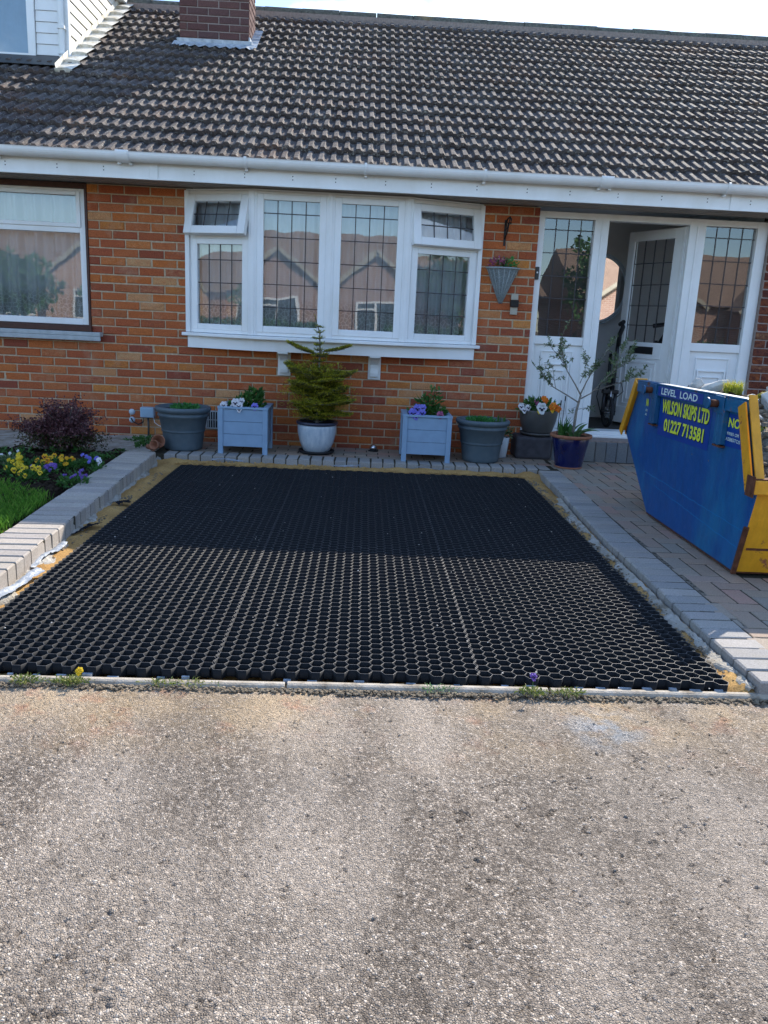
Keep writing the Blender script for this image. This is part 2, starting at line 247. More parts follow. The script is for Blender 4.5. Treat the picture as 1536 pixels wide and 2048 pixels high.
# pots
q = NT('pot_slate'); q.col(q.mix(q.ramp(q.noise(7, 6, 0.65), [(0.4, 0), (0.8, 0.6)]), (0.075, 0.105, 0.125), (0.15, 0.18, 0.20))); q.rough(0.55, 0.4); q.bump(q.noise(200, 4), 0.25, 0.003)
q = NT('pot_glazed'); q.col(q.mix(q.ramp(q.noise(9, 6, 0.7, stretch=(3, 3, 0.8)), [(0.35, 0), (0.7, 1)]), (0.34, 0.42, 0.50), (0.60, 0.64, 0.67))); q.rough(0.3, 0.5); q.b.inputs['Coat Weight'].default_value = 0.3
simple('pot_rim_dark', (0.035, 0.04, 0.075), 0.3, 0.5, var=0.4, scale=30)
simple('pot_blue', (0.008, 0.012, 0.085), 0.22, 0.5, var=0.5, scale=5, coat=0.5)
simple('terracotta', (0.36, 0.15, 0.085), 0.8, 0.3, var=0.35, scale=25)
simple('end_stone', (0.075, 0.07, 0.08), 0.8, 0.3, var=0.4, scale=14, bump=0.5)
simple('pot_grey', (0.075, 0.072, 0.07), 0.45, 0.5, var=0.25, scale=12)
simple('pot_white', (0.55, 0.58, 0.60), 0.4, 0.5, var=0.2)
simple('planter_paint', (0.24, 0.36, 0.50), 0.55, 0.4, var=0.1, scale=14, bump=0.15, bscale=60, bd=0.002)
simple('wicker', (0.36, 0.41, 0.42), 0.7, 0.3, var=0.35, scale=70)
simple('box_grey', (0.30, 0.42, 0.52), 0.5, 0.4)
simple('beige_plastic', (0.42, 0.38, 0.30), 0.5, 0.4)
simple('stone_pale', (0.62, 0.58, 0.52), 0.85, 0.2, var=0.3, scale=16, bump=0.8, bscale=60, bd=0.006)
simple('rubble', (0.36, 0.29, 0.21), 0.95, 0.2, var=0.7, scale=26, bump=1, bscale=70, bd=0.01)
# skip paint
def paint(name, c, chip, rust, under=(0.10, 0.035, 0.015), drip=(0.012, 0.16, 0.31), dripf=0.7):
    q = NT(name); big = q.noise(2.4, 5, 0.6, stretch=(1, 1, 0.5)); b = q.mix(q.ramp(big, [(0.48, 0.0), (0.66, dripf)]), c, drip)
    b = q.mix(1.0, b, q.ramp(q.noise(22, 6, 0.7, stretch=(1, 1, 0.35)), [(0.3, 0.82), (0.7, 1.1)]), 'MULTIPLY')
    rf = q.ramp(q.noise(8, 8, 0.75), [(rust, 0.0), (rust+0.06, 1.0)])
    b = q.mix(rf, b, q.ramp(q.noise(60, 4), [(0.3, under), (0.7, tuple(x*2.4 for x in under))]))
    q.col(b); q.l(q.ramp(rf, [(0, 0.42), (1, 0.85)]), q.b.inputs['Roughness']); q.b.inputs['Specular IOR Level'].default_value = 0.45
    q.bump(q.math('ADD', q.noise(3.2, 3), q.math('MULTIPLY', q.noise(90, 4), 0.06)), 0.5, 0.035); return q.m
paint('skip_blue', (0.004, 0.072, 0.25), 0, 0.69)
paint('skip_teal', (0.006, 0.085, 0.20), 0, 0.58)
paint('skip_yellow', (0.78, 0.36, 0.015), 0, 0.60, (0.16, 0.05, 0.02), (0.60, 0.24, 0.01), 0.6)
simple('rust', (0.17, 0.065, 0.035), 0.85, 0.2, var=0.6, scale=30, bump=0.6, bscale=90, bd=0.003)
simple('skip_label', (0.002, 0.045, 0.27), 0.35, 0.5, var=0.1)
simple('letter_yellow', (0.72, 0.80, 0.06), 0.5, 0.3, var=0.15, scale=40)
simple('letter_white', (0.66, 0.78, 0.72), 0.5, 0.3, var=0.1)
simple('letter_dark', (0.01, 0.02, 0.06), 0.5, 0.3)
simple('skip_scratch', (0.02, 0.20, 0.46), 0.5, 0.3)
simple('reflector_red', (0.55, 0.01, 0.02), 0.3, 0.5)

# ------------------------------------------------------------ mesh helpers
class MB:
    def __init__(s): s.v = []; s.f = []; s.r = []; s.n = 0
    def add(s, vs, fs, r=None):
        r = random.random() if r is None else r
        k = s.n; s.v.extend(tuple(p) for p in vs); s.n += len(vs)
        for f in fs: s.f.append(tuple(i+k for i in f)); s.r.append(r)
        return s
    def box(s, x0, x1, y0, y1, z0, z1, r=None, T=None):
        vs = [Vector((x, y, z)) for z in (z0, z1) for y in (y0, y1) for x in (x0, x1)]
        if T: vs = [T @ v for v in vs]
        return s.add(vs, [(0, 2, 3, 1), (4, 5, 7, 6), (0, 1, 5, 4), (2, 6, 7, 3), (0, 4, 6, 2), (1, 3, 7, 5)], r)
    def bar(s, a, b, wx, wz, up=(0, 0, 1), r=None):   # rectangular bar from a to b, wx across, wz along up
        a = Vector(a); b = Vector(b); d = (b-a); l = d.length; d = d/l; u = Vector(up); x = d.cross(u)
        if x.length < 1e-5: x = Vector((1, 0, 0))
        x.normalize(); u = x.cross(d)
        T = Matrix((x, d, u)).transposed().to_4x4(); T.translation = a
        return s.box(-wx/2, wx/2, 0, l, -wz/2, wz/2, r, T)
    def tube(s, pts, rad, n=6, r=None, cap=True):
        pts = [Vector(p) for p in pts]; rad = [rad]*len(pts) if isinstance(rad, (int, float)) else rad
        vs = []; fs = []
        for i, p in enumerate(pts):
            d = (pts[min(i+1, len(pts)-1)]-pts[max(i-1, 0)])
            d = d.normalized() if d.length > 1e-9 else Vector((0, 0, 1))
            a = d.cross(Vector((0.31, 0.17, 0.93))); a = a.normalized() if a.length > 1e-4 else Vector((1, 0, 0)); b = d.cross(a)
            for k in range(n):
                t = 2*math.pi*k/n; vs.append(p+(a*math.cos(t)+b*math.sin(t))*rad[i])
        for i in range(len(pts)-1):
            for k in range(n):
                fs.append((i*n+k, i*n+(k+1) % n, (i+1)*n+(k+1) % n, (i+1)*n+k))
        if cap: fs.append(tuple(range(n))[::-1]); fs.append(tuple((len(pts)-1)*n+k for k in range(n)))
        return s.add(vs, fs, r)
    def lathe(s, prof, c=(0, 0, 0), n=40, r=None, wob=0.0):
        vs = []; fs = []; m = len(prof)
        for k in range(n):
            t = 2*math.pi*k/n
            for (rr, z) in prof: vs.append((c[0]+rr*math.cos(t), c[1]+rr*math.sin(t), c[2]+z+wob*math.sin(3*t)))
        for k in range(n):
            k2 = (k+1) % n
            for j in range(m-1): fs.append((k*m+j, k2*m+j, k2*m+j+1, k*m+j+1))
        return s.add(vs, fs, r)
    def prism(s, poly, thick, T, r=None):   # polygon in local xy extruded along local z
        n = len(poly); vs = [T @ Vector((x, y, 0)) for x, y in poly]+[T @ Vector((x, y, thick)) for x, y in poly]
        fs = [tuple(range(n))[::-1], tuple(range(n, 2*n))]+[(i, (i+1) % n, n+(i+1) % n, n+i) for i in range(n)]
        return s.add(vs, fs, r)
    def sheet(s, nx, ny, fn, r=None):
        vs = [fn(i/nx, j/ny) for j in range(ny+1) for i in range(nx+1)]
        return s.add(vs, [(j*(nx+1)+i, j*(nx+1)+i+1, (j+1)*(nx+1)+i+1, (j+1)*(nx+1)+i) for j in range(ny) for i in range(nx)], r)
    def rock(s, c, r0, sq=(1, 1, 1), r=None):
        vs = []; fs = []; nu, nv = 8, 5; ph = random.random()*9
        for j in range(1, nv):
            for i in range(nu):
                t = 2*math.pi*i/nu+ph; p = math.pi*j/nv; k = r0*(0.75+0.45*random.random())
                vs.append((c[0]+k*sq[0]*math.sin(p)*math.cos(t), c[1]+k*sq[1]*math.sin(p)*math.sin(t), c[2]+k*sq[2]*math.cos(p)))
        vs.append((c[0], c[1], c[2]+r0*sq[2]*0.9)); vs.append((c[0], c[1], c[2]-r0*sq[2]*0.9)); a = len(vs)-2
        for j in range(nv-2):
            for i in range(nu): fs.append((j*nu+i, j*nu+(i+1) % nu, (j+1)*nu+(i+1) % nu, (j+1)*nu+i))
        for i in range(nu): fs.append((a, (i+1) % nu, i)); fs.append((a+1, (nv-2)*nu+i, (nv-2)*nu+(i+1) % nu))
        return s.add(vs, fs, r)
    def mesh(s, name, mat, smooth=False):
        me = bpy.data.meshes.new(name); me.from_pydata(s.v, [], s.f)
        at = me.attributes.new('rnd', 'FLOAT', 'FACE'); at.data.foreach_set('value', s.r)
        if mat: me.materials.append(M[mat] if isinstance(mat, str) else mat)
        if smooth: me.polygons.foreach_set('use_smooth', [True]*len(me.polygons))
        me.update(); return me
    def build(s, name, mat, parent=None, smooth=False, loc=None, bevel=0, kind=None, label=None):
        return link(s.mesh(name, mat, smooth), name, parent, loc, bevel, kind, label, smooth)
def link(me, name, parent=None, loc=None, bevel=0, kind=None, label=None, smooth=False):
    o = bpy.data.objects.new(name, me); col.objects.link(o)
    if parent: o.parent = parent
    if loc is not None: o.location = loc
    if bevel:
        b = o.modifiers.new('bevel', 'BEVEL'); b.width = bevel; b.segments = 2; b.limit_method = 'ANGLE'; b.angle_limit = R(40)
    if smooth == 'auto' or smooth is True:
        pass
    if kind: o['kind'] = kind
    if label: o['label'] = label
    return o
def thing(name, label, cat, loc=(0, 0, 0), rz=0, group=None):
    o = bpy.data.objects.new(name, None); col.objects.link(o); o.location = loc; o.rotation_euler = (0, 0, rz); o.empty_display_size = 0.1
    tag(o, label, cat, group); return o
def tag(o, label, cat, group=None):
    o['label'] = label; o['category'] = cat
    if group: o['group'] = group
    return o
def part(name, parent, label=None, kind=None):
    o = bpy.data.objects.new(name, None); col.objects.link(o); o.parent = parent; o.empty_display_size = 0.05
    if label: o['label'] = label
    if kind: o['kind'] = kind
    return o
def struct(o): o['kind'] = 'structure'; return o
def np_mesh(name, V, Fq, mat, attrs=None, smooth=False):
    me = bpy.data.meshes.new(name); V = np.asarray(V, np.float32); Fq = np.asarray(Fq, np.int32); k = Fq.shape[1]
    me.vertices.add(len(V)); me.vertices.foreach_set('co', V.ravel())
    me.loops.add(Fq.size); me.loops.foreach_set('vertex_index', Fq.ravel())
    me.polygons.add(len(Fq)); me.polygons.foreach_set('loop_start', np.arange(0, Fq.size, k, dtype=np.int32)); me.polygons.foreach_set('loop_total', np.full(len(Fq), k, np.int32))
    me.update(calc_edges=True); me.validate()
    for a, (dom, val) in (attrs or {}).items():
        at = me.attributes.new(a, 'FLOAT', dom); at.data.foreach_set('value', np.asarray(val, np.float32))
    if smooth: me.polygons.foreach_set('use_smooth', np.ones(len(Fq), bool))
    me.materials.append(M[mat]); return me
def vnoise(x, y, seed=0):   # smooth value noise
    r = np.random.default_rng(seed); g = r.random((257, 257)); xi = np.floor(x).astype(int); yi = np.floor(y).astype(int); fx = x-xi; fy = y-yi
    fx = fx*fx*(3-2*fx); fy = fy*fy*(3-2*fy); a = lambda i, j: g[(yi+j) % 256, (xi+i) % 256]
    return (a(0, 0)*(1-fx)+a(1, 0)*fx)*(1-fy)+(a(0, 1)*(1-fx)+a(1, 1)*fx)*fy

CAMP = Vector((0, -7.4568, 1.1825))
# a chamfered block: sizes sx, sy (depth), sz, centred; every face visible from outside, slightly uneven
def block_mesh(name, mat, sx, sy, sz, ch=0.004, jit=0.0015, axis='y', r=None):
    # front face towards -y (axis 'y') or top face towards +z (axis 'z')
    mb = MB(); J = lambda: random.uniform(-jit, jit)
    if axis == 'y':
        o = [(-sx/2, -sz/2), (sx/2, -sz/2), (sx/2, sz/2), (-sx/2, sz/2)]
        V = [(x+J(), sy/2, z+J()) for x, z in o]+[(x, -sy/2+ch, z) for x, z in o]+[(x*(1-2*ch/sx)+J(), -sy/2+J(), z*(1-2*ch/sz)+J()) for x, z in o]
    else:
        o = [(-sx/2, -sy/2), (sx/2, -sy/2), (sx/2, sy/2), (-sx/2, sy/2)]
        V = [(x, y, -sz/2) for x, y in o]+[(x+J(), y+J(), sz/2-ch) for x, y in o]+[(x*(1-2*ch/sx)+J(), y*(1-2*ch/sy)+J(), sz/2+J()*0.5) for x, y in o]
    F = [(i, (i+1) % 4, 4+(i+1) % 4, 4+i) for i in range(4)]+[(4+i, 4+(i+1) % 4, 8+(i+1) % 4, 8+i) for i in range(4)]+[(8, 9, 10, 11)]
    mb.add(V, F, 0.0 if r is None else r); return mb
def variants(name, mat, n, *a, **k): return [block_mesh(name, mat, *a, **k).mesh(name, mat) for _ in range(n)]
def put(me, name, parent, loc, sx=1, rz=0, tilt=0, sz=1):
    o = bpy.data.objects.new(name, me); col.objects.link(o); o.parent = parent; o.location = loc; o.scale = (sx, 1, sz); o.rotation_euler = (0, tilt, rz); return o
def lay_bricks(parent, mat, X0, X1, Z0, nc, holes, y=0.0, limit=300, pitch=0.225, course=0.075, depth=0.06, face=-1, name='brick', zmax=99):
    """stretcher bond, bricks proud of a recessed mortar bed; nearest full ones are objects, the rest one joined part"""
    items = []
    for c in range(nc):
        z = Z0+course*(c+0.5); h = 0.065
        top = min(z+h/2, zmax); 
        if top-(z-h/2) < 0.02: continue
        off = (c % 2)*pitch/2; k = math.floor((X0-off)/pitch)-1
        while True:
            a = off+k*pitch+0.005; b = a+pitch-0.010; k += 1
            if a >= X1: break
            segs = [(max(a, X0), min(b, X1))]
            for (hx0, hx1, hz0, hz1) in holes:
                if z+h/2 > hz0+0.01 and z-h/2 < hz1-0.01:
                    ns = []
                    for s0, s1 in segs:
                        if s1 <= hx0 or s0 >= hx1: ns.append((s0, s1))
                        else:
                            if s0 < hx0: ns.append((s0, hx0))
                            if s1 > hx1: ns.append((hx1, s1))
                    segs = ns
            for s0, s1 in segs:
                if s1-s0 > 0.012: items.append((s0, s1, z-h/2, top))
    items.sort(key=lambda t: (round(-(t[1]-t[0]), 2) > -0.2, (Vector(((t[0]+t[1])/2, y, t[2]))-CAMP).length))
    vm = variants('brick', mat, 24, 0.215, depth, 0.065, ch=0.006, jit=0.0036); mb = MB()
    for i, (s0, s1, z0, z1) in enumerate(items):
        dy = random.uniform(-0.004, 0.003); sx = (s1-s0)/0.215; cx = (s0+s1)/2; cz = (z0+z1)/2; sz = (z1-z0)/0.065
        if i < limit: put(random.choice(vm), name, parent, (cx, y+depth/2+dy, cz), sx, sz=sz)
        else:
            b = block_mesh('b', mat, s1-s0, depth, z1-z0, 0.006, 0.0033); mb.add([(v[0]+cx, v[1]+y+depth/2+dy, v[2]+cz) for v in b.v], b.f)
    if mb.n: mb.build('brickwork', mat, parent, kind='stuff')

# ------------------------------------------------------------ ground
g = MB(); g.box(-150, 150, -300, 200, -0.6, -0.30); struct(g.build('ground', 'dirt'))
g = MB(); g.box(-3.95, -1.80, -4.95, -1.0, -0.3, -0.075); struct(g.build('garden_subsoil', 'soil'))
g = MB(); g.box(-60, 60, -13.0, -6.9, -0.3, -0.066); g.box(-60, -1.9, -6.9, -4.95, -0.3, -0.066); g.box(1.9, 60, -6.9, -4.89, -0.3, -0.066); g.box(-1.9, 1.9, -6.9, -4.91, -0.3, -0.1)
struct(g.build('road', 'tarmac_far'))
# near tarmac: real relief, every stone a bump
def tarmac_patch():
    x0, x1, y0, y1, st = -1.9, 1.9, -6.9, -4.90, 0.0031
    nx = int((x1-x0)/st); ny = int((y1-y0)/st)
    X, Y = np.meshgrid(np.linspace(x0, x1, nx+1), np.linspace(y0, y1, ny+1))
    H = np.zeros_like(X); ID = np.zeros_like(X)
    for cell, amp, seed in ((0.0085, 0.0034, 3), (0.0140, 0.0038, 5)):
        gx = X/cell; gy = Y/cell; ix = np.floor(gx).astype(int); iy = np.floor(gy).astype(int); best = np.full(X.shape, 9.0); sec = np.full(X.shape, 9.0); bid = np.zeros_like(X)
        r = np.random.default_rng(seed); T = r.random((512, 512, 3))
        for dx in (-1, 0, 1):
            for dy in (-1, 0, 1):
                q = T[(iy+dy) % 512, (ix+dx) % 512]; px = ix+dx+q[..., 0]; py = iy+dy+q[..., 1]
                d = np.sqrt((gx-px)**2+(gy-py)**2); up = d < best; sec = np.where(up, best, np.minimum(sec, d)); best = np.where(up, d, best); bid = np.where(up, q[..., 2], bid)
        hh = np.clip((sec-best)*1.7, 0, 1)**0.8*(0.15+0.85*bid)
        if cell < 0.02: H = hh*amp; ID = bid; hn = hh
        else:
            big = (bid > 0.72); hh = hh*big*amp; ID = np.where(hh > H, (bid*17.3) % 1, ID); hn = np.maximum(hn, np.where(big, hh/amp, 0)); H = np.maximum(H, hh)
    pit = vnoise(X*150, Y*150, 8)*vnoise(X*31, Y*31, 9)*(0.8+0.4*vnoise(X*2.3+7, Y*2.3, 10)); H = H-np.where(pit > 0.66, 0.004, 0); hn = np.where(pit > 0.66, 0, hn)
    Z = -0.0660+H+0.004*(vnoise(X*6, Y*6, 1)-0.5)+0.010*(vnoise(X*1.6, Y*1.6, 2)-0.5)
    V = np.stack([X, Y, Z], -1).reshape(-1, 3); i = np.arange(nx); j = np.arange(ny); I, J = np.meshgrid(i, j); a = (J*(nx+1)+I).ravel()
    Fq = np.stack([a, a+1, a+nx+2, a+nx+1], -1)
    return np_mesh('tarmac_surface', V, Fq, 'tarmac', {'stone': ('POINT', ID.ravel()), 'height': ('POINT', hn.ravel())}, True)
struct(link(tarmac_patch(), 'tarmac_surface'))
# edging strip between road and parking bay
g = MB(); xs = [-3.9, -2.98, -2.06, -1.14, -0.66, -0.22, 0.70, 1.62, 2.54, 3.46, 4.4]
ke = thing('concrete_edging', 'pale low concrete edging strip between the tarmac and the black grid', 'kerb')
for a, b in zip(xs[:-1], xs[1:]):
    e = MB(); dz = random.uniform(-0.003, 0.003); pr = [(-0.019, -0.09), (-0.019, -0.013), (-0.014, -0.004), (-0.006, 0.0), (0.010, 0.0), (0.017, -0.006), (0.018, -0.09)]
    T = Matrix.Translation((a+0.002, -4.905+0.0185*(a-0.12), -0.049+dz)) @ Matrix.Rotation(0.0185, 4, 'Z') @ Matrix(((0, 0, 1, 0), (1, 0, 0, 0), (0, 1, 0, 0), (0, 0, 0, 1)))
    e.prism(pr, b-a-0.008, T); e.build('edging_stone', 'kerb_edging', ke, bevel=0.003)

# parking bay bed
def uneven(name, mat, x0, x1, y0, y1, z, amp, st=0.02, seed=0, kind=None, edge=None):
    nx = max(2, int((x1-x0)/st)); ny = max(2, int((y1-y0)/st)); X, Y = np.meshgrid(np.linspace(x0, x1, nx+1), np.linspace(y0, y1, ny+1))
    Z = z+amp*(vnoise(X*9+50, Y*9+50, seed)-0.5)+amp*0.6*(vnoise(X*31+50, Y*31+50, seed+1)-0.5)+amp*0.35*(vnoise(X*80+50, Y*80+50, seed+2)-0.5)
    if edge is not None: Z = Z+edge(X, Y)
    V = np.stack([X, Y, Z], -1).reshape(-1, 3); I, J = np.meshgrid(np.arange(nx), np.arange(ny)); a = (J*(nx+1)+I).ravel()
    o = link(np_mesh(name, V, np.stack([a, a+1, a+nx+2, a+nx+1], -1), mat, None, True), name); 
    if kind: o['kind'] = kind
    return o
def sand_edge(X, Y):
    e = 0.035*np.exp(-((Y+0.87)/0.08)**2)*(0.4+0.9*vnoise(X*3+9, Y*3+9, 44)) + 0.022*np.exp(-((X+1.55)/0.08)**2) + 0.02*np.exp(-((X-1.42)/0.07)**2)
    return e-0.03*((X > -1.4) & (X < 1.3) & (Y < -1.1) & (Y > -4.86))-0.012*(Y < -4.84)
uneven('bedding_sand', 'bedding_sand', -1.72, 1.56, -4.885, -0.70, -0.062, 0.016, 0.016, 3, 'structure', sand_edge)
# black honeycomb paving grid, laid in sheets
grid = thing('honeycomb_grid', 'black plastic honeycomb ground grid laid over the parking bay', 'paving grid', (0, 0, 0))
A = 0.0285; H_ = A*math.sqrt(3)
def grid_panel(x0, x1, y0, y1):
    n = 0; cells = []; ci = int((x1-x0)/(1.5*A)); cj = int((y1-y0)/H_)
    V = []; Fq = []; mi = []; E = {}
    for i in range(ci):
        for j in range(cj):
            cx = x0+A+i*1.5*A; cy = y0+H_*(j+0.5+(0.5 if i % 2 else 0)); P = [(round(cx+A*math.cos(R(60*k)), 4), round(cy+A*math.sin(R(60*k)), 4)) for k in range(6)]
            for k in range(6):
                a, b = P[k], P[(k+1) % 6]; key = (round((a[0]+b[0]), 2), round((a[1]+b[1]), 2)); key = (int(round((a[0]+b[0])*200)), int(round((a[1]+b[1])*200)))
                E[key] = (a, b)
    t = 0.0011; zt = -0.028; zb = -0.064
    for a, b in E.values():
        dx, dy = b[0]-a[0], b[1]-a[1]; l = math.hypot(dx, dy); t = 0.0012 if abs(dy) < 0.003 else 0.0007; nx_, ny_ = -dy/l*t, dx/l*t; z = zt+0.0018*math.sin(a[0]*7+a[1]*5)
        k = len(V); V += [(a[0]+nx_, a[1]+ny_, zb), (b[0]+nx_, b[1]+ny_, zb), (b[0]+nx_, b[1]+ny_, z), (a[0]+nx_, a[1]+ny_, z), (a[0]-nx_, a[1]-ny_, zb), (b[0]-nx_, b[1]-ny_, zb), (b[0]-nx_, b[1]-ny_, z), (a[0]-nx_, a[1]-ny_, z)]
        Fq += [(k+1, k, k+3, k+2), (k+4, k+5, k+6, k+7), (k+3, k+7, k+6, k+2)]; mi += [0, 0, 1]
    fl = [(x0+A*.5, y0+H_*.4), (x1+A*.3, y0+H_*.4), (x1+A*.3, y1+H_*.4), (x0+A*.5, y1+H_*.4)]; k = len(V)
    V += [(x, y, zb+0.0015) for x, y in fl]; Fq.append((k, k+1, k+2, k+3)); mi.append(2)
    me = np_mesh('grid_panel', V, Fq, 'grid_plastic'); me.materials.append(M['grid_rim_glint']); me.materials.append(M['membrane_black']); me.polygons.foreach_set('material_index', mi); return me
PXW, PYW = 22*1.5*A, 16*H_
for i in range(3):
    for j in range(5):
        x0_ = -1.435+i*(PXW+0.002); y0_ = -4.872+j*(PYW+0.002)-0.012*(i == 0)+0.012*(i == 2); nj = 16 if j < 4 else 13
        me = grid_panel(x0_, x0_+PXW+0.004-(1.5*A if i == 2 else 0), y0_, y0_+H_*nj+0.004)
        o = link(me, 'grid_panel', grid); o.location = (random.uniform(-.001, .001), random.uniform(-.001, .001), random.uniform(-.001, .0015))
def lumps(name, mat, pts, label, cat, rr=(0.006, 0.02), sq=(1, 1, 0.6), parent=None):
    mb = MB()
    for p in pts: mb.rock(p, random.uniform(*rr), sq)
    o = mb.build(name, mat, parent, kind='stuff'); o['label'] = label; o['category'] = cat if not parent else ''; 
    if parent: del o['category']
    return o
# rough concrete haunching along both sides, crumbs of earth and sand
def haunch(name, path, wid, z, mat, seed, label):
    mb = MB(); r = random.Random(seed); n = 90
    def fn(u, v):
        t = u*(len(path)-1); i = min(int(t), len(path)-2); f = t-i; x = path[i][0]*(1-f)+path[i+1][0]*f; y = path[i][1]*(1-f)+path[i+1][1]*f
        ww = wid*(0.62+0.45*math.sin(u*23+seed)*math.sin(u*61)+r.uniform(-.06, .06)); s = 1 if wid > 0 else -1
        return (x-ww*v, y+r.uniform(-.006, .006), z+0.024*(1-v)**0.8-0.035*v**3+r.uniform(-.005, .005))
    mb.sheet(160, 9, fn); o = mb.build(name, mat, None, True); o['label'] = label; o['category'] = 'concrete'; return o
haunch('concrete_haunching', [(1.49, -1.75), (1.452, -2.27), (1.425, -3.03), (1.43, -3.67), (1.425, -4.4), (1.44, -4.87)], 0.115, -0.052, 'concrete', 3, 'rough pale concrete haunching along the foot of the right-hand paving edge')
haunch('concrete_haunching', [(-1.70, -0.72), (-1.61, -2.2), (-1.57, -3.1), (-1.53, -4.0), (-1.49, -4.90)], -0.085, -0.050, 'concrete', 5, 'smooth pale concrete haunching along the foot of the left block kerb')
pts = [(1.35+0.09*random.random(), -1.1-3.7*random.random(), -0.045+0.01*random.random()) for _ in range(900)]+[(-1.50-0.06*random.random(), -1.0-3.8*random.random(), -0.045) for _ in range(400)]
lumps('loose_grit', 'dirt', pts, 'crumbs of earth and grit along both sides of the black grid', 'grit', (0.003, 0.009))
lumps('loose_sand', 'bedding_sand', [(random.uniform(-1.5, 1.45), -0.80-0.20*random.random()**0.7, -0.045+0.012*random.random()) for _ in range(1500)], 'lumps of orange sand between the grid and the path under the wall', 'sand', (0.004, 0.012))
# scraps of membrane
def scrap(mat, c, lx, ly, rz, label, seed):
    r = random.Random(seed); mb = MB(); ph = [r.uniform(0, 6) for _ in range(6)]
    def fn(u, v):
        e = 1+0.25*math.sin(u*9+ph[0])+0.15*math.sin(u*23+ph[1]); x = (u-.5)*lx; y = (v-.5)*ly*e
        z = 0.004*abs(math.sin(x*70+ph[2]+y*40))+0.005*math.sin(y*90+ph[3])+0.004*abs(math.sin((x-y)*190+ph[4]))+0.006*math.sin(x*19+ph[5])+0.008
        return (x, y, z)
    mb.sheet(40, 14, fn); o = mb.build('membrane_scrap', mat, None, True); o.location = c; o.rotation_euler = (0, 0, rz); return tag(o, label, 'membrane')
scrap('membrane_silver', (-1.525, -3.62, -0.035), 0.42, 0.035, R(88), 'crumpled silver membrane scrap on the sunlit sand beside the left kerb', 1)
scrap('membrane_silver', (-1.485, -4.10, -0.035), 0.46, 0.045, R(84), 'wide crumpled silver membrane strip at the left edge nearest the road', 2)
scrap('membrane_black', (-1.515, -3.10, -0.040), 0.26, 0.045, R(70), 'curled dark membrane offcut on the shaded sand beside the left kerb', 3)
scrap('membrane_black', (-1.50, -2.45, -0.040), 0.12, 0.05, R(60), 'small black membrane tab sticking up halfway along the left kerb', 4)
scrap('membrane_silver', (-0.10, -0.86, -0.030), 0.22, 0.02, R(3), 'thin blue-grey membrane strip on the sand in front of the glazed pot', 5)
scrap('membrane_silver', (0.62, -0.85, -0.032), 0.30, 0.018, R(-2), 'long blue-grey membrane strip on the sand by the right wooden planter', 6)
scrap('membrane_silver', (-1.10, -0.84, -0.030), 0.26, 0.018, R(2), 'membrane strip lying in front of the left wooden planter', 7)
wm = MB()
for x in np.arange(-1.42, 1.38, 0.0855):
    if random.random() < 0.55 or abs(x) > 0.8: wm.box(x-random.uniform(.008, .024), x+random.uniform(.008, .024), -4.890+0.015*x, -4.880+0.015*x+random.uniform(-.004, .004), -0.062, -0.048+random.uniform(-.006, .003))
o = wm.build('backing_cloth', 'membrane_silver', grid); o['label'] = 'white backing cloth showing between the front cells'; o['kind'] = 'stuff'

lumps('edge_grit', 'dirt', [(x_, -4.930+0.0185*(x_-.12)-0.03*random.random()**2, -0.064+0.004*random.random()) for x_ in [random.uniform(-1.6, 1.7) for _ in range(1500)]], 'grit and dirt gathered along the foot of the concrete edging', 'grit', (0.003, 0.008))
lumps('grid_debris', 'stone_pale', [(random.uniform(-1.4, 1.3), random.uniform(-4.9, -1.1), random.choice((-.060, -.060, -.029))) for _ in range(220)], 'scattered pale specks of grit fallen in the grid cells', 'grit', (0.0015, 0.0045))
# ------------------------------------------------------------ paving (structure with paver children)
paving = struct(bpy.data.objects.new('paving', None)); col.objects.link(paving)
def kx(y):   # outer line of the right-hand soldier course
    P = [(-0.70, 1.525), (-1.4, 1.51), (-2.27, 1.475), (-3.03, 1.45), (-3.67, 1.448), (-4.4, 1.44), (-5.0, 1.45)]
    for (ya, xa), (yb, xb) in zip(P[:-1], P[1:]):
        if y >= yb: f = (y-ya)/(yb-ya); return xa+(xb-xa)*f
    return 1.45
bed = MB(); bed.box(1.53, 5.2, -4.86, -0.02, -0.29, -0.0035); bed.box(-3.9, 1.53, -0.755, -0.02, -0.29, -0.0035)
for k in range(40):
    ya = -0.76-k*0.105; yb = max(ya-0.105, -4.875); bed.box(kx((ya+yb)/2)+0.006, 1.56, yb, ya, -0.29, -0.0045)
bed.build('paving_bed', 'joint_sand', paving)
wm2 = MB(); ys_ = [-0.78-0.1*i for i in range(41)]
for ya, yb in zip(ys_[:-1], ys_[1:]): wm2.add([(kx(ya)+.186, ya, -.0022), (kx(ya)+.215, ya, -.0022), (kx(yb)+.215, yb, -.0022), (kx(yb)+.186, yb, -.0022)], [(3, 2, 1, 0)])
wm2.build('joint_filling', 'joint_light', paving)
sm = variants('paver', 'paver_grey', 10, 0.183, 0.093, 0.06, ch=0.006, jit=0.0015, axis='z')
y = -0.86; k = 0
while y > -4.845:
    x = kx(y); a = math.atan2(kx(y-0.1)-kx(y+0.1), 0.2)
    put(random.choice(sm), 'paver', paving, (x+0.0925+random.uniform(-.002, .002), y, -0.03+random.uniform(-.0015, .0015)), 1, a); y -= 0.102; k += 1
fm = variants('paver', 'paver_grey', 8, 0.093, 0.19, 0.06, ch=0.006, jit=0.0018, axis='z')
x = -1.60
while x < 1.68:
    put(random.choice(fm), 'paver', paving, (x, -0.664+random.uniform(-.004, .004), -0.0295+random.uniform(-.001, .001)), 1, random.uniform(-.01, .01)); x += 0.103
hmv = variants('paver', 'paver_mix', 12, 0.196, 0.0955, 0.06, ch=0.004, jit=0.0015, axis='z')
g_ = 0.102
npv = 0; stuff_pav = MB()
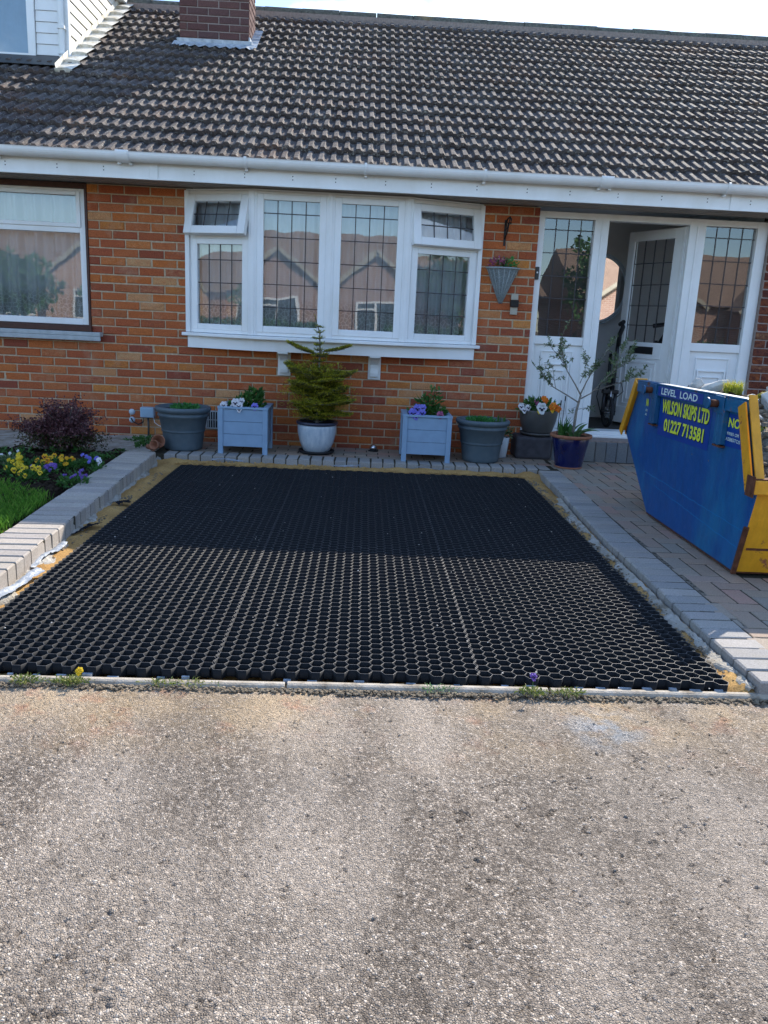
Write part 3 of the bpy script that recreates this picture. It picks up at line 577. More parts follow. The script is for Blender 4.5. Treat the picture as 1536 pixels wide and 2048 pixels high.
def skip_hidden(x, y): return (2.0 < x < 3.25 and -3.60 < y < -2.4)
# herringbone tiling: (i,j) cell -> piece found from (i - j) mod 4
def piece(i, j):
    m_ = (i-j) % 4
    if m_ == 0: return ('h', i, j)
    if m_ == 1: return ('h', i-1, j)
    if m_ == 2: return ('v', i, j-1)
    return ('v', i, j)
seen = set()
for i in range(-2, 38):
    for j in range(0, 46):
        pc = piece(i, j)
        if pc in seen: continue
        seen.add(pc); t, a, b = pc
        cx = 1.60+(a+1.0 if t == 'h' else a+0.5)*g_-0.05; cy = -0.28-(b+0.5 if t == 'h' else b+1.0)*g_
        x0 = cx-(0.099 if t == 'h' else 0.049); x1 = cx+(0.099 if t == 'h' else 0.049)
        lim = kx(cy)+0.185
        if cy < -4.81 or x1 < lim+0.02 or skip_hidden(cx, cy): continue
        vis = cx < 2.0-0.0*(cy+2) or cy > -2.5 and cx < 3.3 or (cy < -3.6 and cx < 2.4)
        z = -0.0305+random.uniform(-.0015, .0015)
        if x0 < lim:   # cut piece against the soldier course
            wx = x1-lim-0.003
            if wx > 0.015: put(random.choice(hmv), 'paver', paving, (lim+0.003+wx/2, cy, z), wx/0.198 if t == 'h' else wx/0.198, 0) if t == 'h' else put(random.choice(hmv), 'paver', paving, (lim+0.003+wx/2, cy, z), 1, R(90))
            npv += 1; continue
        if npv < 240 and vis: put(random.choice(hmv), 'paver', paving, (cx, cy, z), 1, R(90) if t == 'v' else 0); npv += 1
        else:
            b_ = block_mesh('p', 'paver_mix', *( (0.198, 0.098) if t == 'h' else (0.098, 0.198)), 0.06, 0.004, 0.0015, axis='z'); stuff_pav.add([(v[0]+cx, v[1]+cy, v[2]+z) for v in b_.v], b_.f)
# pavers between the front course and the wall
for r_, y in enumerate((-0.505, -0.40, -0.295, -0.19, -0.085)):
    x = -1.66+(r_ % 2)*0.1
    while x < 1.50:
        if npv < 330 and r_ < 2: put(random.choice(hmv), 'paver', paving, (x+0.1, y, -0.0305+random.uniform(-.0015, .0015)))
        else:
            b_ = block_mesh('p', 'paver_mix', 0.198, 0.098, 0.06, 0.004, 0.0015, axis='z'); stuff_pav.add([(v[0]+x+0.1, v[1]+y, v[2]-0.0305) for v in b_.v], b_.f)
        x += 0.203
    if x < 1.64: put(random.choice(hmv), 'paver', paving, (x+0.052, y, -0.0305), 0.5)
stuff_pav.build('far_pavers', 'paver_mix', paving, kind='stuff')
# garden path slab under the left window
g = MB(); g.sheet(60, 14, lambda u, v: (-3.95+2.2*u, -0.95+0.93*v+0.03*math.sin(u*30)*(1-v), 0.03+0.006*math.sin(u*11+v*3)))
g.box(-3.95, -1.75, -0.93, -0.02, -0.2, 0.02); struct(g.build('garden_path', 'concrete'))

# left block kerb
kerb = thing('block_kerb', 'raised grey block kerb between the lawn and the parking bay', 'kerb')
km = variants('block', 'kerb_block', 10, 0.245, 0.0885, 0.115, ch=0.007, jit=0.002, axis='z')
d = Vector((-1.509+1.656, -4.18+1.01)).normalized(); ang = math.atan2(d.y, d.x)+R(90)
kb = MB()
for i in range(41):
    p = Vector((-1.656, -1.03))+d*(0.0975*i); nrm = Vector((-math.cos(ang), -math.sin(ang)))
    c = p+nrm*0.1225
    if c.y < -4.93: break
    put(random.choice(km), 'block', kerb, (c.x+random.uniform(-.003, .003), c.y, -0.0075+random.uniform(-.0015, .0015)), 1, ang+random.uniform(-.008, .008))
kb.bar((-1.656-0.1225, -0.99, -0.020), (-1.656-0.125+d.x*3.95, -0.99+d.y*3.95, -0.020), 0.236, 0.13); kb.build('mortar_bed', 'joint_sand', kerb)

# ------------------------------------------------------------ the bungalow
house = thing('bungalow', 'orange brick bungalow with brown ribbed tile roof and white leaded windows behind the black grid', 'house')
SOF = 2.215
wall = part('front_wall', house)
holes = [(-9, -2.46, 0.965, 9), (-1.60, 1.012, 0.87, 9)]
lay_bricks(wall, 'brick_wall', -4.0, 1.515, -0.04, 31, holes, 0.0, 300, zmax=SOF-0.004)
mb = MB(); mb.box(-4.0, -1.60, 0.006, 0.11, -0.2, 0.965); mb.box(-2.458, -1.60, 0.006, 0.11, 0.965, SOF-.003); mb.box(-1.60, 1.012, 0.006, 0.11, -0.2, 0.868); mb.box(1.012, 1.512, 0.006, 0.11, -0.2, SOF-.003)
mb.build('mortar', 'mortar', wall)
# rooms behind the glass
mb = MB(); x0, x1, y1 = -4.0, 1.50, 3.4
mb.add([(x0, y1, 0), (x1, y1, 0), (x1, y1, 2.4), (x0, y1, 2.4)], [(0, 1, 2, 3)]); mb.add([(x0, .11, .3), (x1, .11, .3), (x1, y1, .3), (x0, y1, .3)], [(0, 1, 2, 3)])
mb.add([(x0, -.0, 2.4), (x1, -.0, 2.4), (x1, y1, 2.4), (x0, y1, 2.4)], [(0, 1, 2, 3)]); mb.add([(x0, .11, 0), (x0, y1, 0), (x0, y1, 2.4), (x0, .11, 2.4)], [(0, 1, 2, 3)])
mb.add([(-2.2, .11, 0), (-2.2, y1, 0), (-2.2, y1, 2.4), (-2.2, .11, 2.4)], [(0, 1, 2, 3)]); mb.add([(x1, .11, 0), (x1, y1, 0), (x1, y1, 2.4), (x1, .11, 2.4)], [(0, 1, 2, 3)])
mb.build('room_walls', 'interior', house)
# gable ends and back so that no daylight leaks in
mb = MB(); mb.box(-9.0, -8.8, 0.0, 7.4, -0.2, 2.3); mb.box(9.0, 9.2, 0.0, 7.4, -0.2, 2.3); mb.box(-9, 9.2, 7.4, 7.6, -0.2, 2.3); mb.box(-9.0, -4.0, 0.0, 0.11, -0.2, 2.21); mb.build('outer_walls', 'brick_chimney', house)

# ---- windows
def rect_frame(mb, x0, x1, z0, z1, w, y0, y1, ws=None):
    l, r, b, t = ws or (w, w, w, w)
    mb.box(x0, x0+l, y0, y1, z0, z1); mb.box(x1-r, x1, y0, y1, z0, z1); mb.box(x0+l, x1-r, y0+.001, y1-.001, z0, z0+b); mb.box(x0+l, x1-r, y0+.001, y1-.001, z1-t, z1)
def xf(ax, ay, bx, by, z=0):   # local frame: x from a to b in plan, y inwards
    d = Vector((bx-ax, by-ay, 0)).normalized(); T = Matrix((d, Vector((-d.y, d.x, 0)), Vector((0, 0, 1)))).transposed().to_4x4(); T.translation = Vector((ax, ay, z)); return T
def curtain(name, parent, T, wdt, z0, z1, yy, mat='net_curtain', folds=9, amp=0.022):
    mb = MB(); ph = random.random()*9
    mb.sheet(max(24, int(wdt*110)), 2, lambda u, v: T @ Vector((u*wdt, yy+amp*math.sin(u*folds*6.28+ph)+amp*0.6*math.sin(u*folds*14.1+ph*2), z0+(z1-z0)*v)))
    return mb.build(name, mat, parent, True)
def glazed(parent, T, x0, x1, z0, z1, y, cols=0, rows=None, first=None, mb_lead=None):
    mb = MB(); vs = [T @ Vector(p) for p in ((x0, y, z0), (x1, y, z0), (x1, y, z1), (x0, y, z1))]; mb.add(vs, [(0, 1, 2, 3)]); mb.build('pane', 'window_glass', parent)
    if cols:
        ld = MB(); yy = y-0.0035
        for i in range(1, cols): xx = x0+(x1-x0)*i/cols; ld.box(xx-.004, xx+.004, yy-.0015, yy+.0015, z0, z1, T=T)
        for zz in rows: ld.box(x0, x1, yy-.0018, yy+.0012, zz-.004, zz+.004, T=T)
        ld.build('leading', 'lead_strip', parent)
# left window, timber surround and white frame
I4 = Matrix.Identity(4)
wl = part('window', house, 'white-framed window without leading, in a brown timber surround, at the left end')
mb = MB(); rect_frame(mb, -4.0, -2.462, 0.955, 2.212, 0.03, -0.005, 0.10, (0.03, 0.022, 0.055, 0.045)); mb.box(-4.0, -2.452, -0.035, -0.005, 0.955, 1.0); mb.build('surround', 'brown_wood', wl, bevel=0.003)
mb = MB(); rect_frame(mb, -3.97, -2.485, 1.01, 2.166, 0.055, 0.02, 0.09); mb.box(-3.915, -2.54, 0.021, 0.089, 1.80, 1.86); mb.build('frame', 'white_plastic', wl, bevel=0.004)
mb = MB(); rect_frame(mb, -3.93, -2.525, 1.845, 2.145, 0.035, 0.006, 0.06); mb.build('fanlight_sash', 'white_plastic', wl, bevel=0.004)
glazed(wl, I4, -3.92, -2.535, 1.06, 1.81, 0.05); glazed(wl, I4, -3.90, -2.555, 1.875, 2.115, 0.045)
mb = MB(); mb.box(-4.0, -2.36, -0.085, 0.0, 0.915, 0.952); mb.box(-4.0, -2.36, -0.085, -0.068, 0.875, 0.915); mb.build('sill', 'sill_grey', wl, bevel=0.006)
curtain('net_curtain', wl, Matrix.Translation((-3.95, 0, 0)), 1.5, 0.95, 2.2, 0.145, folds=8, amp=0.026)
mb = MB(); mb.box(-3.95, -2.50, 0.16, 0.40, 0.96, 0.99); mb.build('inner_sill', 'white_dull', wl)
# bow bay
bay = part('bay_window', house, 'four-section white bay window with leaded panes on two corbels')
PB = [(-1.600, 0.0), (-0.990, -0.215), (-0.325, -0.215), (0.345, -0.215), (1.012, 0.0)]
ZS, ZH = 0.995, 2.195
fr = MB()
for k in range(4):
    T = xf(*PB[k], *PB[k+1]); W_ = (Vector(PB[k+1])-Vector(PB[k])).length
    fr.box(0, W_, 0.0, 0.06, ZS, ZS+0.035, T=T); fr.box(0, W_, 0.0, 0.06, ZH-0.03, ZH, T=T)
    fr.box(0.0, 0.045, 0.001, 0.061, ZS+.035, ZH-.03, T=T); fr.box(W_-0.045, W_, 0.001, 0.061, ZS+.035, ZH-.03, T=T)
for k, (px, py) in enumerate(PB):
    n = 0.036
    if k in (1, 2, 3): fr.box(px-n, px+n, py-0.012, py+0.07, ZS, ZH); fr.box(px-n*0.45, px+n*0.45, py-0.018, py-0.012, ZS, ZH)
    else: fr.box(px-0.028 if k else px-0.01, px+0.028 if k == 0 else px+0.01, -0.03, 0.06, ZS, ZH)
fr.build('frame', 'white_plastic', bay, bevel=0.004)
for k in range(4):
    T = xf(*PB[k], *PB[k+1]); W_ = (Vector(PB[k+1])-Vector(PB[k])).length
    if k in (1, 2):
        mb = MB(); f = [(0.036, W_-0.036, ZS+0.03, ZH-0.02)]; q4 = f[0]; mb2 = MB()
        l, r, b, t = 0.058, 0.058, 0.055, 0.05
        for a in ((q4[0], q4[0]+l, q4[2], q4[3]), (q4[1]-r, q4[1], q4[2], q4[3]), (q4[0]+l, q4[1]-r, q4[2], q4[2]+b), (q4[0]+l, q4[1]-r, q4[3]-t, q4[3])): mb.box(a[0], a[1], -0.012, 0.045, a[2], a[3], T=T)
        mb.build('sash', 'white_plastic', bay, bevel=0.005)
        glazed(bay, T, q4[0]+l-.002, q4[1]-r+.002, q4[2]+b-.002, q4[3]-t+.002, 0.012, 4, [ZS+0.085+v for v in (0.16, 0.355, 0.55, 0.745, 0.94)])
    else:
        zt = 1.80; mb = MB(); mb.box(0.03, W_-0.03, -0.003, 0.058, zt, zt+0.06, T=T)
        x0, x1 = (0.045, W_-0.04) if k == 0 else (0.04, W_-0.045)
        l = 0.060; b = 0.05
        for a in ((x0, x0+l, ZS+.03, zt), (x1-l, x1, ZS+.03, zt), (x0+l, x1-l, ZS+.03, ZS+.03+b), (x0+l, x1-l, zt-0.045, zt)): mb.box(a[0], a[1], -0.004, 0.050, a[2], a[3], T=T)
        mb.build('sash', 'white_plastic', bay, bevel=0.004)
        glazed(bay, T, x0+l-.002, x1-l+.002, ZS+.03+b-.002, zt-.043, 0.02, 4, [ZS+0.08+v for v in (0.165, 0.355, 0.55)])
        # top-hung sash standing open
        S = T @ Matrix.Translation((0, 0.0, ZH-0.035)) @ Matrix.Rotation(R(-17 if k == 0 else -11), 4, 'X'); mb = MB(); h = 0.345; l = 0.072
        x0 -= 0.012; x1 += 0.014
        for a in ((x0, x0+l, -h, 0), (x1-l, x1, -h, 0), (x0+l, x1-l, -h, -h+0.068), (x0+l, x1-l, -0.06, 0)): mb.box(a[0], a[1], -0.018, 0.036, a[2], a[3], T=S)
        mb.build('open_sash', 'white_plastic', bay, bevel=0.005)
        glazed(bay, S, x0+l-.002, x1-l+.002, -h+0.066, -0.058, 0.005, 4, [-h/2])
    curtain('net_curtain', bay, T, W_, 0.9, 2.35, 0.115, folds=5, amp=0.016)
curtain('drape', bay, Matrix.Translation((0.72, 0.12, 0)), 0.35, 0.9, 2.35, 0.02, 'drape', 4, 0.03); curtain('drape', bay, Matrix.Translation((-1.60, 0.12, 0)), 0.2, 0.9, 2.35, 0.02, 'drape', 3, 0.03)
def poly_off(d):   # bay outline grown outwards
    return [(-1.600-d*0.3, 0.0), (-0.990-d*0.35, -0.215-d), (0.345+d*0.35, -0.215-d), (1.012+d*0.3, 0.0)]
T0 = Matrix.Translation((0, 0, 0.962))
mb = MB(); mb.prism([(-1.635, -0.001), (-1.645, -0.05)]+poly_off(0.055)[1:3]+[(1.06, -0.05), (1.05, -0.001)], 0.030, T0); mb.build('sill', 'white_plastic', bay, bevel=0.006)
T0 = Matrix.Translation((0, 0, 0.858)); mb = MB(); mb.prism([(-1.600, -0.001), (-1.59, -0.03)]+poly_off(-0.025)[1:3]+[(1.01, -0.03), (1.012, -0.001)], 0.1035, T0); mb.build('apron', 'white_plastic', bay, bevel=0.003)
mb = MB(); mb.prism(poly_off(0.0), 0.012, Matrix.Translation((0, 0, 2.197))); mb.build('bay_head', 'white_plastic', bay)
mb = MB(); mb.prism([(x, y+0.07) for x, y in poly_off(0)], 0.02, Matrix.Translation((0, 0, 0.97))); mb.build('inner_sill', 'white_dull', bay)
for cx in (-0.72, 0.105):
    cb = part('corbel', bay); mb = MB()
    T = Matrix.Translation((cx-0.058, 0, 0)) @ Matrix(((0, 0, 1, 0), (1, 0, 0, 0), (0, 1, 0, 0), (0, 0, 0, 1)))
    mb.prism([(-0.001, 0.64), (-0.022, 0.64), (-0.022, 0.955), (-0.001, 0.955)], 0.116, T)
    T = Matrix.Translation((cx-0.038, 0, 0)) @ Matrix(((0, 0, 1, 0), (1, 0, 0, 0), (0, 1, 0, 0), (0, 0, 0, 1)))
    pr = [(-0.02, 0.665), (-0.055, 0.668), (-0.06, 0.70), (-0.055, 0.745), (-0.06, 0.775), (-0.085, 0.80), (-0.115, 0.815), (-0.12, 0.84), (-0.115, 0.8575), (-0.02, 0.8575)]
    mb.prism(pr, 0.076, T); mb.build('corbel_block', 'white_dull', cb, bevel=0.004)
    mb = MB(); T = Matrix.Translation((cx-0.046, 0, 0)) @ Matrix(((0, 0, 1, 0), (1, 0, 0, 0), (0, 1, 0, 0), (0, 0, 0, 1))); mb.prism([(-0.13, 0.82), (-0.195, 0.845), (-0.195, 0.8575), (-0.12, 0.8575)], 0.092, T); mb.build('corbel_cap', 'white_dull', cb, bevel=0.003)

# ---- entrance screen and open door
sx = part('porch_screen', house, 'white entrance screen with leaded sidelights beside the open door')
YP = 0.055; ZB = 0.26
mb = MB()
for x0, x1 in ((1.516, 1.575), (2.025, 2.155), (2.885, 3.035), (3.505, 3.60)): mb.box(x0, x1, YP-0.012, YP+0.09, ZB, 2.19); 
mb.box(1.575, 3.505, YP-0.010, YP+0.088, 2.135, 2.19)
for x0, x1 in ((1.575, 2.025), (3.035, 3.505)):
    mb.box(x0, x1, YP, YP+0.075, 1.03, 1.105); mb.box(x0, x1, YP, YP+0.075, ZB, 0.34)
mb.box(2.085, 2.098, YP-0.02, YP-.012, ZB, 2.13); mb.box(2.95, 2.965, YP-0.02, YP-.012, ZB, 2.13)
mb.build('frame', 'white_plastic', sx, bevel=0.005)
for x0, x1 in ((1.575, 2.025), (3.035, 3.505)):
    glazed(sx, I4, x0-.001, x1+.001, 1.10, 2.137, YP+0.035, 4, [1.10+v for v in (0.155, 0.345, 0.54, 0.74, 0.94)])
    mb = MB(); mb.box(x0, x1, YP+0.028, YP+0.06, 0.34, 1.03); mb.build('panel', 'white_plastic', sx)
    mb = MB(); mb.add([(x0, YP+.075, 1.04), (x1, YP+.075, 1.04), (x1, YP+.075, 2.16), (x0, YP+.075, 2.16)], [(0, 1, 2, 3)]); mb.build('obscured_backing', 'sidelight_back', sx)
    mb = MB(); rect_frame(mb, x0+0.075, x1-0.075, 0.40, 0.975, 0.012, YP+0.015, YP+0.03); rect_frame(mb, x0+0.10, x1-0.10, 0.425, 0.86, 0.014, YP+0.008, YP+0.029); rect_frame(mb, x0+0.145, x1-0.145, 0.47, 0.80, 0.010, YP+0.012, YP+0.029); mb.build('moulding', 'white_plastic', sx, bevel=0.003)
mb = MB(); mb.box(1.50, 3.62, -0.03, 0.16, 0.222, 0.259); mb.box(1.50, 3.62, -0.045, 0.0, 0.196, 0.222); mb.build('threshold', 'white_plastic', sx, bevel=0.006)
# door leaf, hinged on the right, swung inwards
dv = Vector((-0.41, 0.91, 0)).normalized(); door = part('door', house, 'white front door with leaded glass, standing open into the hall')
T = Matrix((dv, Vector((-dv.y, dv.x, 0)), Vector((0, 0, 1)))).transposed().to_4x4(); T.translation = Vector((2.880, 0.13, 0))
WD = 0.70; z0, z1 = 0.275, 2.125; mb = MB()
for a in ((0, 0.095, z0, z1), (WD-0.085, WD, z0, z1), (0.095, WD-0.085, 2.035, z1), (0.095, WD-0.085, 0.93, 1.085), (0.095, WD-0.085, z0, 0.44)): mb.box(a[0], a[1], -0.022, 0.022, a[2], a[3], T=T)
mb.build('door_frame', 'white_plastic', door, bevel=0.004)
glazed(door, T, 0.094, WD-0.084, 1.084, 2.036, 0.0, 4, [1.085+v for v in (0.16, 0.345, 0.54, 0.74)])
ld = MB()
for i in range(5): xx = .094+(WD-.178)*i/4; ld.box(xx-.004, xx+.004, .002, .005, 1.085, 2.036, T=T)
for v in (0.16, 0.345, 0.54, 0.74): ld.box(.094, WD-.084, .002, .0055, 1.085+v-.004, 1.085+v+.004, T=T)
ld.build('leading', 'lead_strip', door)
mb = MB(); mb.box(0.095, WD-0.085, -0.012, 0.012, 0.44, 0.93, T=T)
for s in (-1, 1):
    y0, y1 = (0.012, 0.020) if s > 0 else (-0.020, -0.012)
    for a in ((0.15, 0.165, 0.47, 0.90), (WD-0.155, WD-0.14, 0.47, 0.90), (0.165, WD-0.155, 0.885, 0.90), (0.165, WD-0.155, 0.47, 0.485), (0.20, 0.21, 0.52, 0.84), (WD-0.20, WD-0.19, 0.52, 0.84), (0.21, WD-0.20, 0.83, 0.84), (0.21, WD-0.20, 0.52, 0.53)): mb.box(a[0], a[1], y0, y1, a[2], a[3], T=T)
mb.build('door_panel', 'white_plastic', door, bevel=0.002)
mb = MB(); mb.box(0.20, 0.52, 0.022, 0.030, 0.975, 1.045, T=T); mb.build('letter_box', 'black_gloss', door, bevel=0.004)
mb = MB(); mb.tube([T @ Vector((WD-0.05, 0.03, 1.05)), T @ Vector((WD-0.05, 0.055, 1.05)), T @ Vector((WD-0.13, 0.058, 1.05))], 0.009, 8); mb.build('handle', 'chrome', door, True)
mb = MB(); mb.box(-0.03, -0.002, -0.03, 0.03, z0, z1, T=T); mb.build('hinge_edge', 'white_dull', door)
# hallway
hall = part('hallway', house); mb = MB(); x0, x1, y0, y1 = 1.52, 3.60, 0.15, 1.32
mb.add([(x0, y1, .24), (x1, y1, .24), (x1, y1, 2.35), (x0, y1, 2.35)], [(0, 1, 2, 3)]); mb.add([(x0, y0, .24), (x0, y1, .24), (x0, y1, 2.35), (x0, y0, 2.35)], [(0, 1, 2, 3)]); mb.add([(x1, y0, .24), (x1, y1, .24), (x1, y1, 2.35), (x1, y0, 2.35)], [(0, 1, 2, 3)])
mb.add([(x0, y0, 2.30), (x1, y0, 2.30), (x1, y1, 2.30), (x0, y1, 2.30)], [(0, 1, 2, 3)]); mb.build('hall_walls', 'hall_wall', hall)
mb = MB(); mb.add([(x0, 0.1, .245), (x1, 0.1, .245), (x1, y1, .245), (x0, y1, .245)], [(0, 1, 2, 3)]); mb.build('hall_floor', 'carpet', hall)
mb = MB(); mb.box(x0, x1, y1-0.02, y1, 0.245, 0.36); mb.box(3.58, 3.60, y0, y1, 0.245, 0.36); mb.build('skirting', 'white_dull', hall)
mir = thing('wall_mirror', 'oval mirror with a thin grey frame on the hall wall, by the open door', 'mirror', (2.44, 1.23, 1.60), R(-12))
mb = MB(); n = 48; mb.add([(0.275*math.cos(6.2832*k/n), -0.018, 0.325*math.sin(6.2832*k/n)) for k in range(n)], [tuple(range(n))[::-1]]); mb.build('mirror_glass', 'mirror', mir)
mb = MB(); mb.tube([(0.285*math.cos(6.2832*k/n), -0.015, 0.335*math.sin(6.2832*k/n)) for k in range(n+1)], 0.014, 6, cap=False); mb.tube([(0.31*math.cos(6.2832*k/n), -0.012, 0.36*math.sin(6.2832*k/n)) for k in range(n+1)], 0.007, 6, cap=False); mb.build('mirror_frame', 'pot_glazed', mir, True)

# door step of upright blocks
step = thing('doorstep', 'low doorstep of upright dark grey blocks under the white entrance screen', 'step')
vm = variants('block', 'step_block', 8, 0.096, 0.20, 0.185, ch=0.005, jit=0.002)
x = 1.81
while x < 3.7: put(random.choice(vm), 'block', step, (x, -0.15+random.uniform(-.003, .003), 0.088)); x += 0.1
mb = MB(); mb.box(1.50, 3.75, -0.235, 0.05, -0.02, 0.175); mb.box(1.76, 3.75, -0.24, 0.045, 0.182, 0.196); mb.build('mortar_bed', 'mortar_grey', step)
mb = MB(); mb.box(1.425, 1.758, -0.262, 0.045, 0.0, 0.208); mb.build('end_block', 'end_stone', step, bevel=0.025); 

# neighbouring dark brick wall on the right
nb = thing('side_wall', 'dark red brick wall with pale joints at the right edge beside the entrance screen', 'wall')
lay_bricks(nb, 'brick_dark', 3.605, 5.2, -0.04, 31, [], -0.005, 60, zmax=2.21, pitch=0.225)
mb = MB(); mb.box(3.603, 5.2, 0.002, 0.11, -0.2, 2.21); mb.box(3.60, 3.62, 0.0, 0.16, 0, 2.21); mb.build('mortar', 'mortar_grey', nb)

# ---- eaves
mb = MB(); mb.box(-9.0, 9.2, -0.405, -0.001, 2.218, 2.226)
for y in (-0.10, -0.20, -0.30): mb.box(-9.0, 9.2, y-.004, y+.004, 2.2145, 2.2175)
mb.box(-9.0, 9.2, -0.022, -0.004, 2.196, 2.217) if False else None
mb.build('soffit', 'soffit', house)
fa = part('fascia', house); mb = MB(); mb.box(-9.0, 9.2, -0.425, -0.405, 2.205, 2.365); mb.box(-9, 9.2, -0.432, -0.425, 2.205, 2.215); mb.build('fascia_board', 'white_plastic', fa, bevel=0.002)
for x in (-4.6, -1.77, 3.05): mb = MB(); mb.box(x-0.035, x+0.035, -0.4345, -0.4265, 2.2035, 2.3665); mb.build('joint_cover', 'white_plastic', fa, bevel=0.002)
smsh = MB(); smsh.lathe([(0.0, -0.002), (0.005, -0.002), (0.005, 0.0), (0, 0)], n=8); sme = smsh.mesh('screw', 'pot_grey')
for i in range(20):
    x = -3.34+0.385*i+random.uniform(-.03, .03)
    for z in (2.262, 2.288):
        o = bpy.data.objects.new('screw', sme); col.objects.link(o); o.parent = fa; o.location = (x, -0.4265, z); o.rotation_euler = (R(90), 0, 0)
gt = part('gutter', house); prof = []
for k in range(13): t = math.pi*k/12; prof.append((-0.4975-0.056*math.cos(t)*1.0, 2.385-0.062*math.sin(t)))
pr = [(-0.5535-0.004, 2.392)]+prof+[(-0.4415+0.003, 2.392)]+[(y*1.0+(0.003 if y < -0.4975 else -0.003), z+0.003) for y, z in prof[::-1]]
Tg = Matrix.Translation((-9, 0, 0)) @ Matrix(((0, 0, 1, 0), (1, 0, 0, 0), (0, 1, 0, 0), (0, 0, 0, 1)))
mb = MB(); mb.prism(pr, 18.2, Tg); mb.build('gutter_channel', 'white_plastic', gt)
def gclip(x, w, big=False):
    mb = MB(); pp = []; g2 = 0.0045 if not big else 0.008
    for k in range(15): t = math.pi*k/14; pp.append((-0.4975-(0.058+g2)*math.cos(t), 2.385-(0.063+g2)*math.sin(t)))
    inn = [(-0.4975-0.0575*math.cos(math.pi*k/14), 2.385-0.0632*math.sin(math.pi*k/14)) for k in range(15)][::-1]
    T = Matrix.Translation((x-w/2, 0, 0)) @ Matrix(((0, 0, 1, 0), (1, 0, 0, 0), (0, 1, 0, 0), (0, 0, 0, 1)))
    mb.prism([(-0.56, 2.400)]+pp+inn+[(-0.5525, 2.400)], w, T); mb.box(x-w/2, x+w/2, -0.436, -0.426, 2.30, 2.40); mb.box(x-0.012, x+0.012, -0.48, -0.43, 2.305, 2.32) if not big else None
    return mb.build('gutter_union' if big else 'gutter_bracket', 'white_plastic', gt, bevel=0.0015)
for x in (-1.01, -0.04, 0.93, 2.94, 3.9, -3.0): gclip(x, 0.022)
for x in (-1.99, 1.93): gclip(x, 0.085, True); gclip(x-.045, 0.014); gclip(x+.045, 0.014)

# ---- roof
PIT = R(31.0); EY, EZ = -0.47, 2.372
def rp_(x, s, h=0.0): return Vector((x, EY+s*math.cos(PIT)-h*math.sin(PIT), EZ+s*math.sin(PIT)+h*math.cos(PIT)))
roof = part('roof', house)
mb = MB(); S_ = 4.55
mb.add([rp_(-9, -0.0, -0.03), rp_(9.2, -0.0, -0.03), rp_(9.2, S_, -0.03), rp_(-9, S_, -0.03)], [(0, 1, 2, 3)])
top = rp_(0, S_, -0.03); mb.add([(-9, top.y, top.z), (9.2, top.y, top.z), (9.2, top.y*2-EY, EZ), (-9, top.y*2-EY, EZ)], [(0, 1, 2, 3)])
mb.build('roof_deck', 'black_matt', roof)
def tile_mesh(seed):
    r = random.Random(seed); mb = MB(); L_ = 0.30; pr = []
    for k in range(2):
        o = k*0.1; pr += [(o+0.000, 0.000), (o+0.034, 0.0), (o+0.043, 0.018), (o+0.076, 0.0195), (o+0.090, 0.002)]
    pr.append((0.199, 0.0)); n = len(pr); j = lambda a: r.uniform(-a, a)
    top = [(x, 0.0, h+0.037+j(.0025)) for x, h in pr]; back = [(x, L_, h+0.000) for x, h in pr]; low = [(x, -0.001, h+0.004 if h > 0.01 else h+0.001) for x, h in pr]
    V = low+top+back; F = [(i, i+1, n+i+1, n+i) for i in range(n-1)]+[(n+i, n+i+1, 2*n+i+1, 2*n+i) for i in range(n-1)]
    mb.add(V, F, 0.0); return mb
tms = [tile_mesh(i) for i in range(6)]; tmesh = [t.mesh('roof_tile', 'roof_tile') for t in tms]
ct, st_ = math.cos(PIT), math.sin(PIT); items = []
GA = 0.263
for row in range(17):
    s = row*GA
    for i in range(-22, 33):
        x = i*0.2+0.03
        if x < -3.10 and s > 2.25: continue
        if -2.22 < x < -1.52 and 3.02 < s < 3.20: continue
        if x > 5.6 or x < -4.2: continue
        items.append((x, s))
items.sort(key=lambda t: (rp_(*t)-CAMP).length if -3.6 < t[0] < 4.0 else 50)
RT = Matrix.Rotation(PIT, 4, 'X'); stf = MB()
for k, (x, s) in enumerate(items):
    p = rp_(x, s, 0.0); a = (PIT-R(1.2)+R(random.uniform(-.6, .6)), R(random.uniform(-.5, .5)), R(random.uniform(-.6, .6)))
    if k < 300:
        o = bpy.data.objects.new('roof_tile', random.choice(tmesh)); col.objects.link(o); o.parent = roof; o.location = p; o.rotation_euler = a
    else:
        T = Matrix.Translation(p) @ Matrix.Rotation(a[2], 4, 'Z') @ Matrix.Rotation(a[0], 4, 'X') @ Matrix.Rotation(a[1], 4, 'Y'); t = random.choice(tms); stf.add([T @ Vector(v) for v in t.v], t.f)
stf.build('upper_tiles', 'roof_tile', roof, kind='stuff')
# ridge
rg = MB(); rpnt = rp_(0, S_, 0.0); yr = rpnt.y; zr = rpnt.z-0.03
prr = [(0.13*math.cos(math.pi*k/10), 0.115*math.sin(math.pi*k/10)) for k in range(11)]; prr += [(0.115*math.cos(math.pi*k/10), 0.10*math.sin(math.pi*k/10)) for k in range(11)][::-1]
mr_ = MB(); mr_.prism(prr, 0.445, Matrix(((0, 0, 1, 0), (1, 0, 0, 0), (0, 1, 0, 0), (0, 0, 0, 1)))); me = mr_.mesh('ridge_tile', 'ridge_tile')
for i in range(-9, 15):
    o = bpy.data.objects.new('ridge_tile', me); col.objects.link(o); o.parent = roof; o.location = (i*0.45, yr+random.uniform(-.006, .006), zr+random.uniform(-.006, .006)); o.rotation_euler = (0, R(random.uniform(-.5, .5)), 0)
mb = MB(); mb.box(-4.0, 6.2, yr-0.135, yr+0.13, zr-0.06, zr+0.03); mb.build('ridge_mortar', 'mortar_grey', roof)

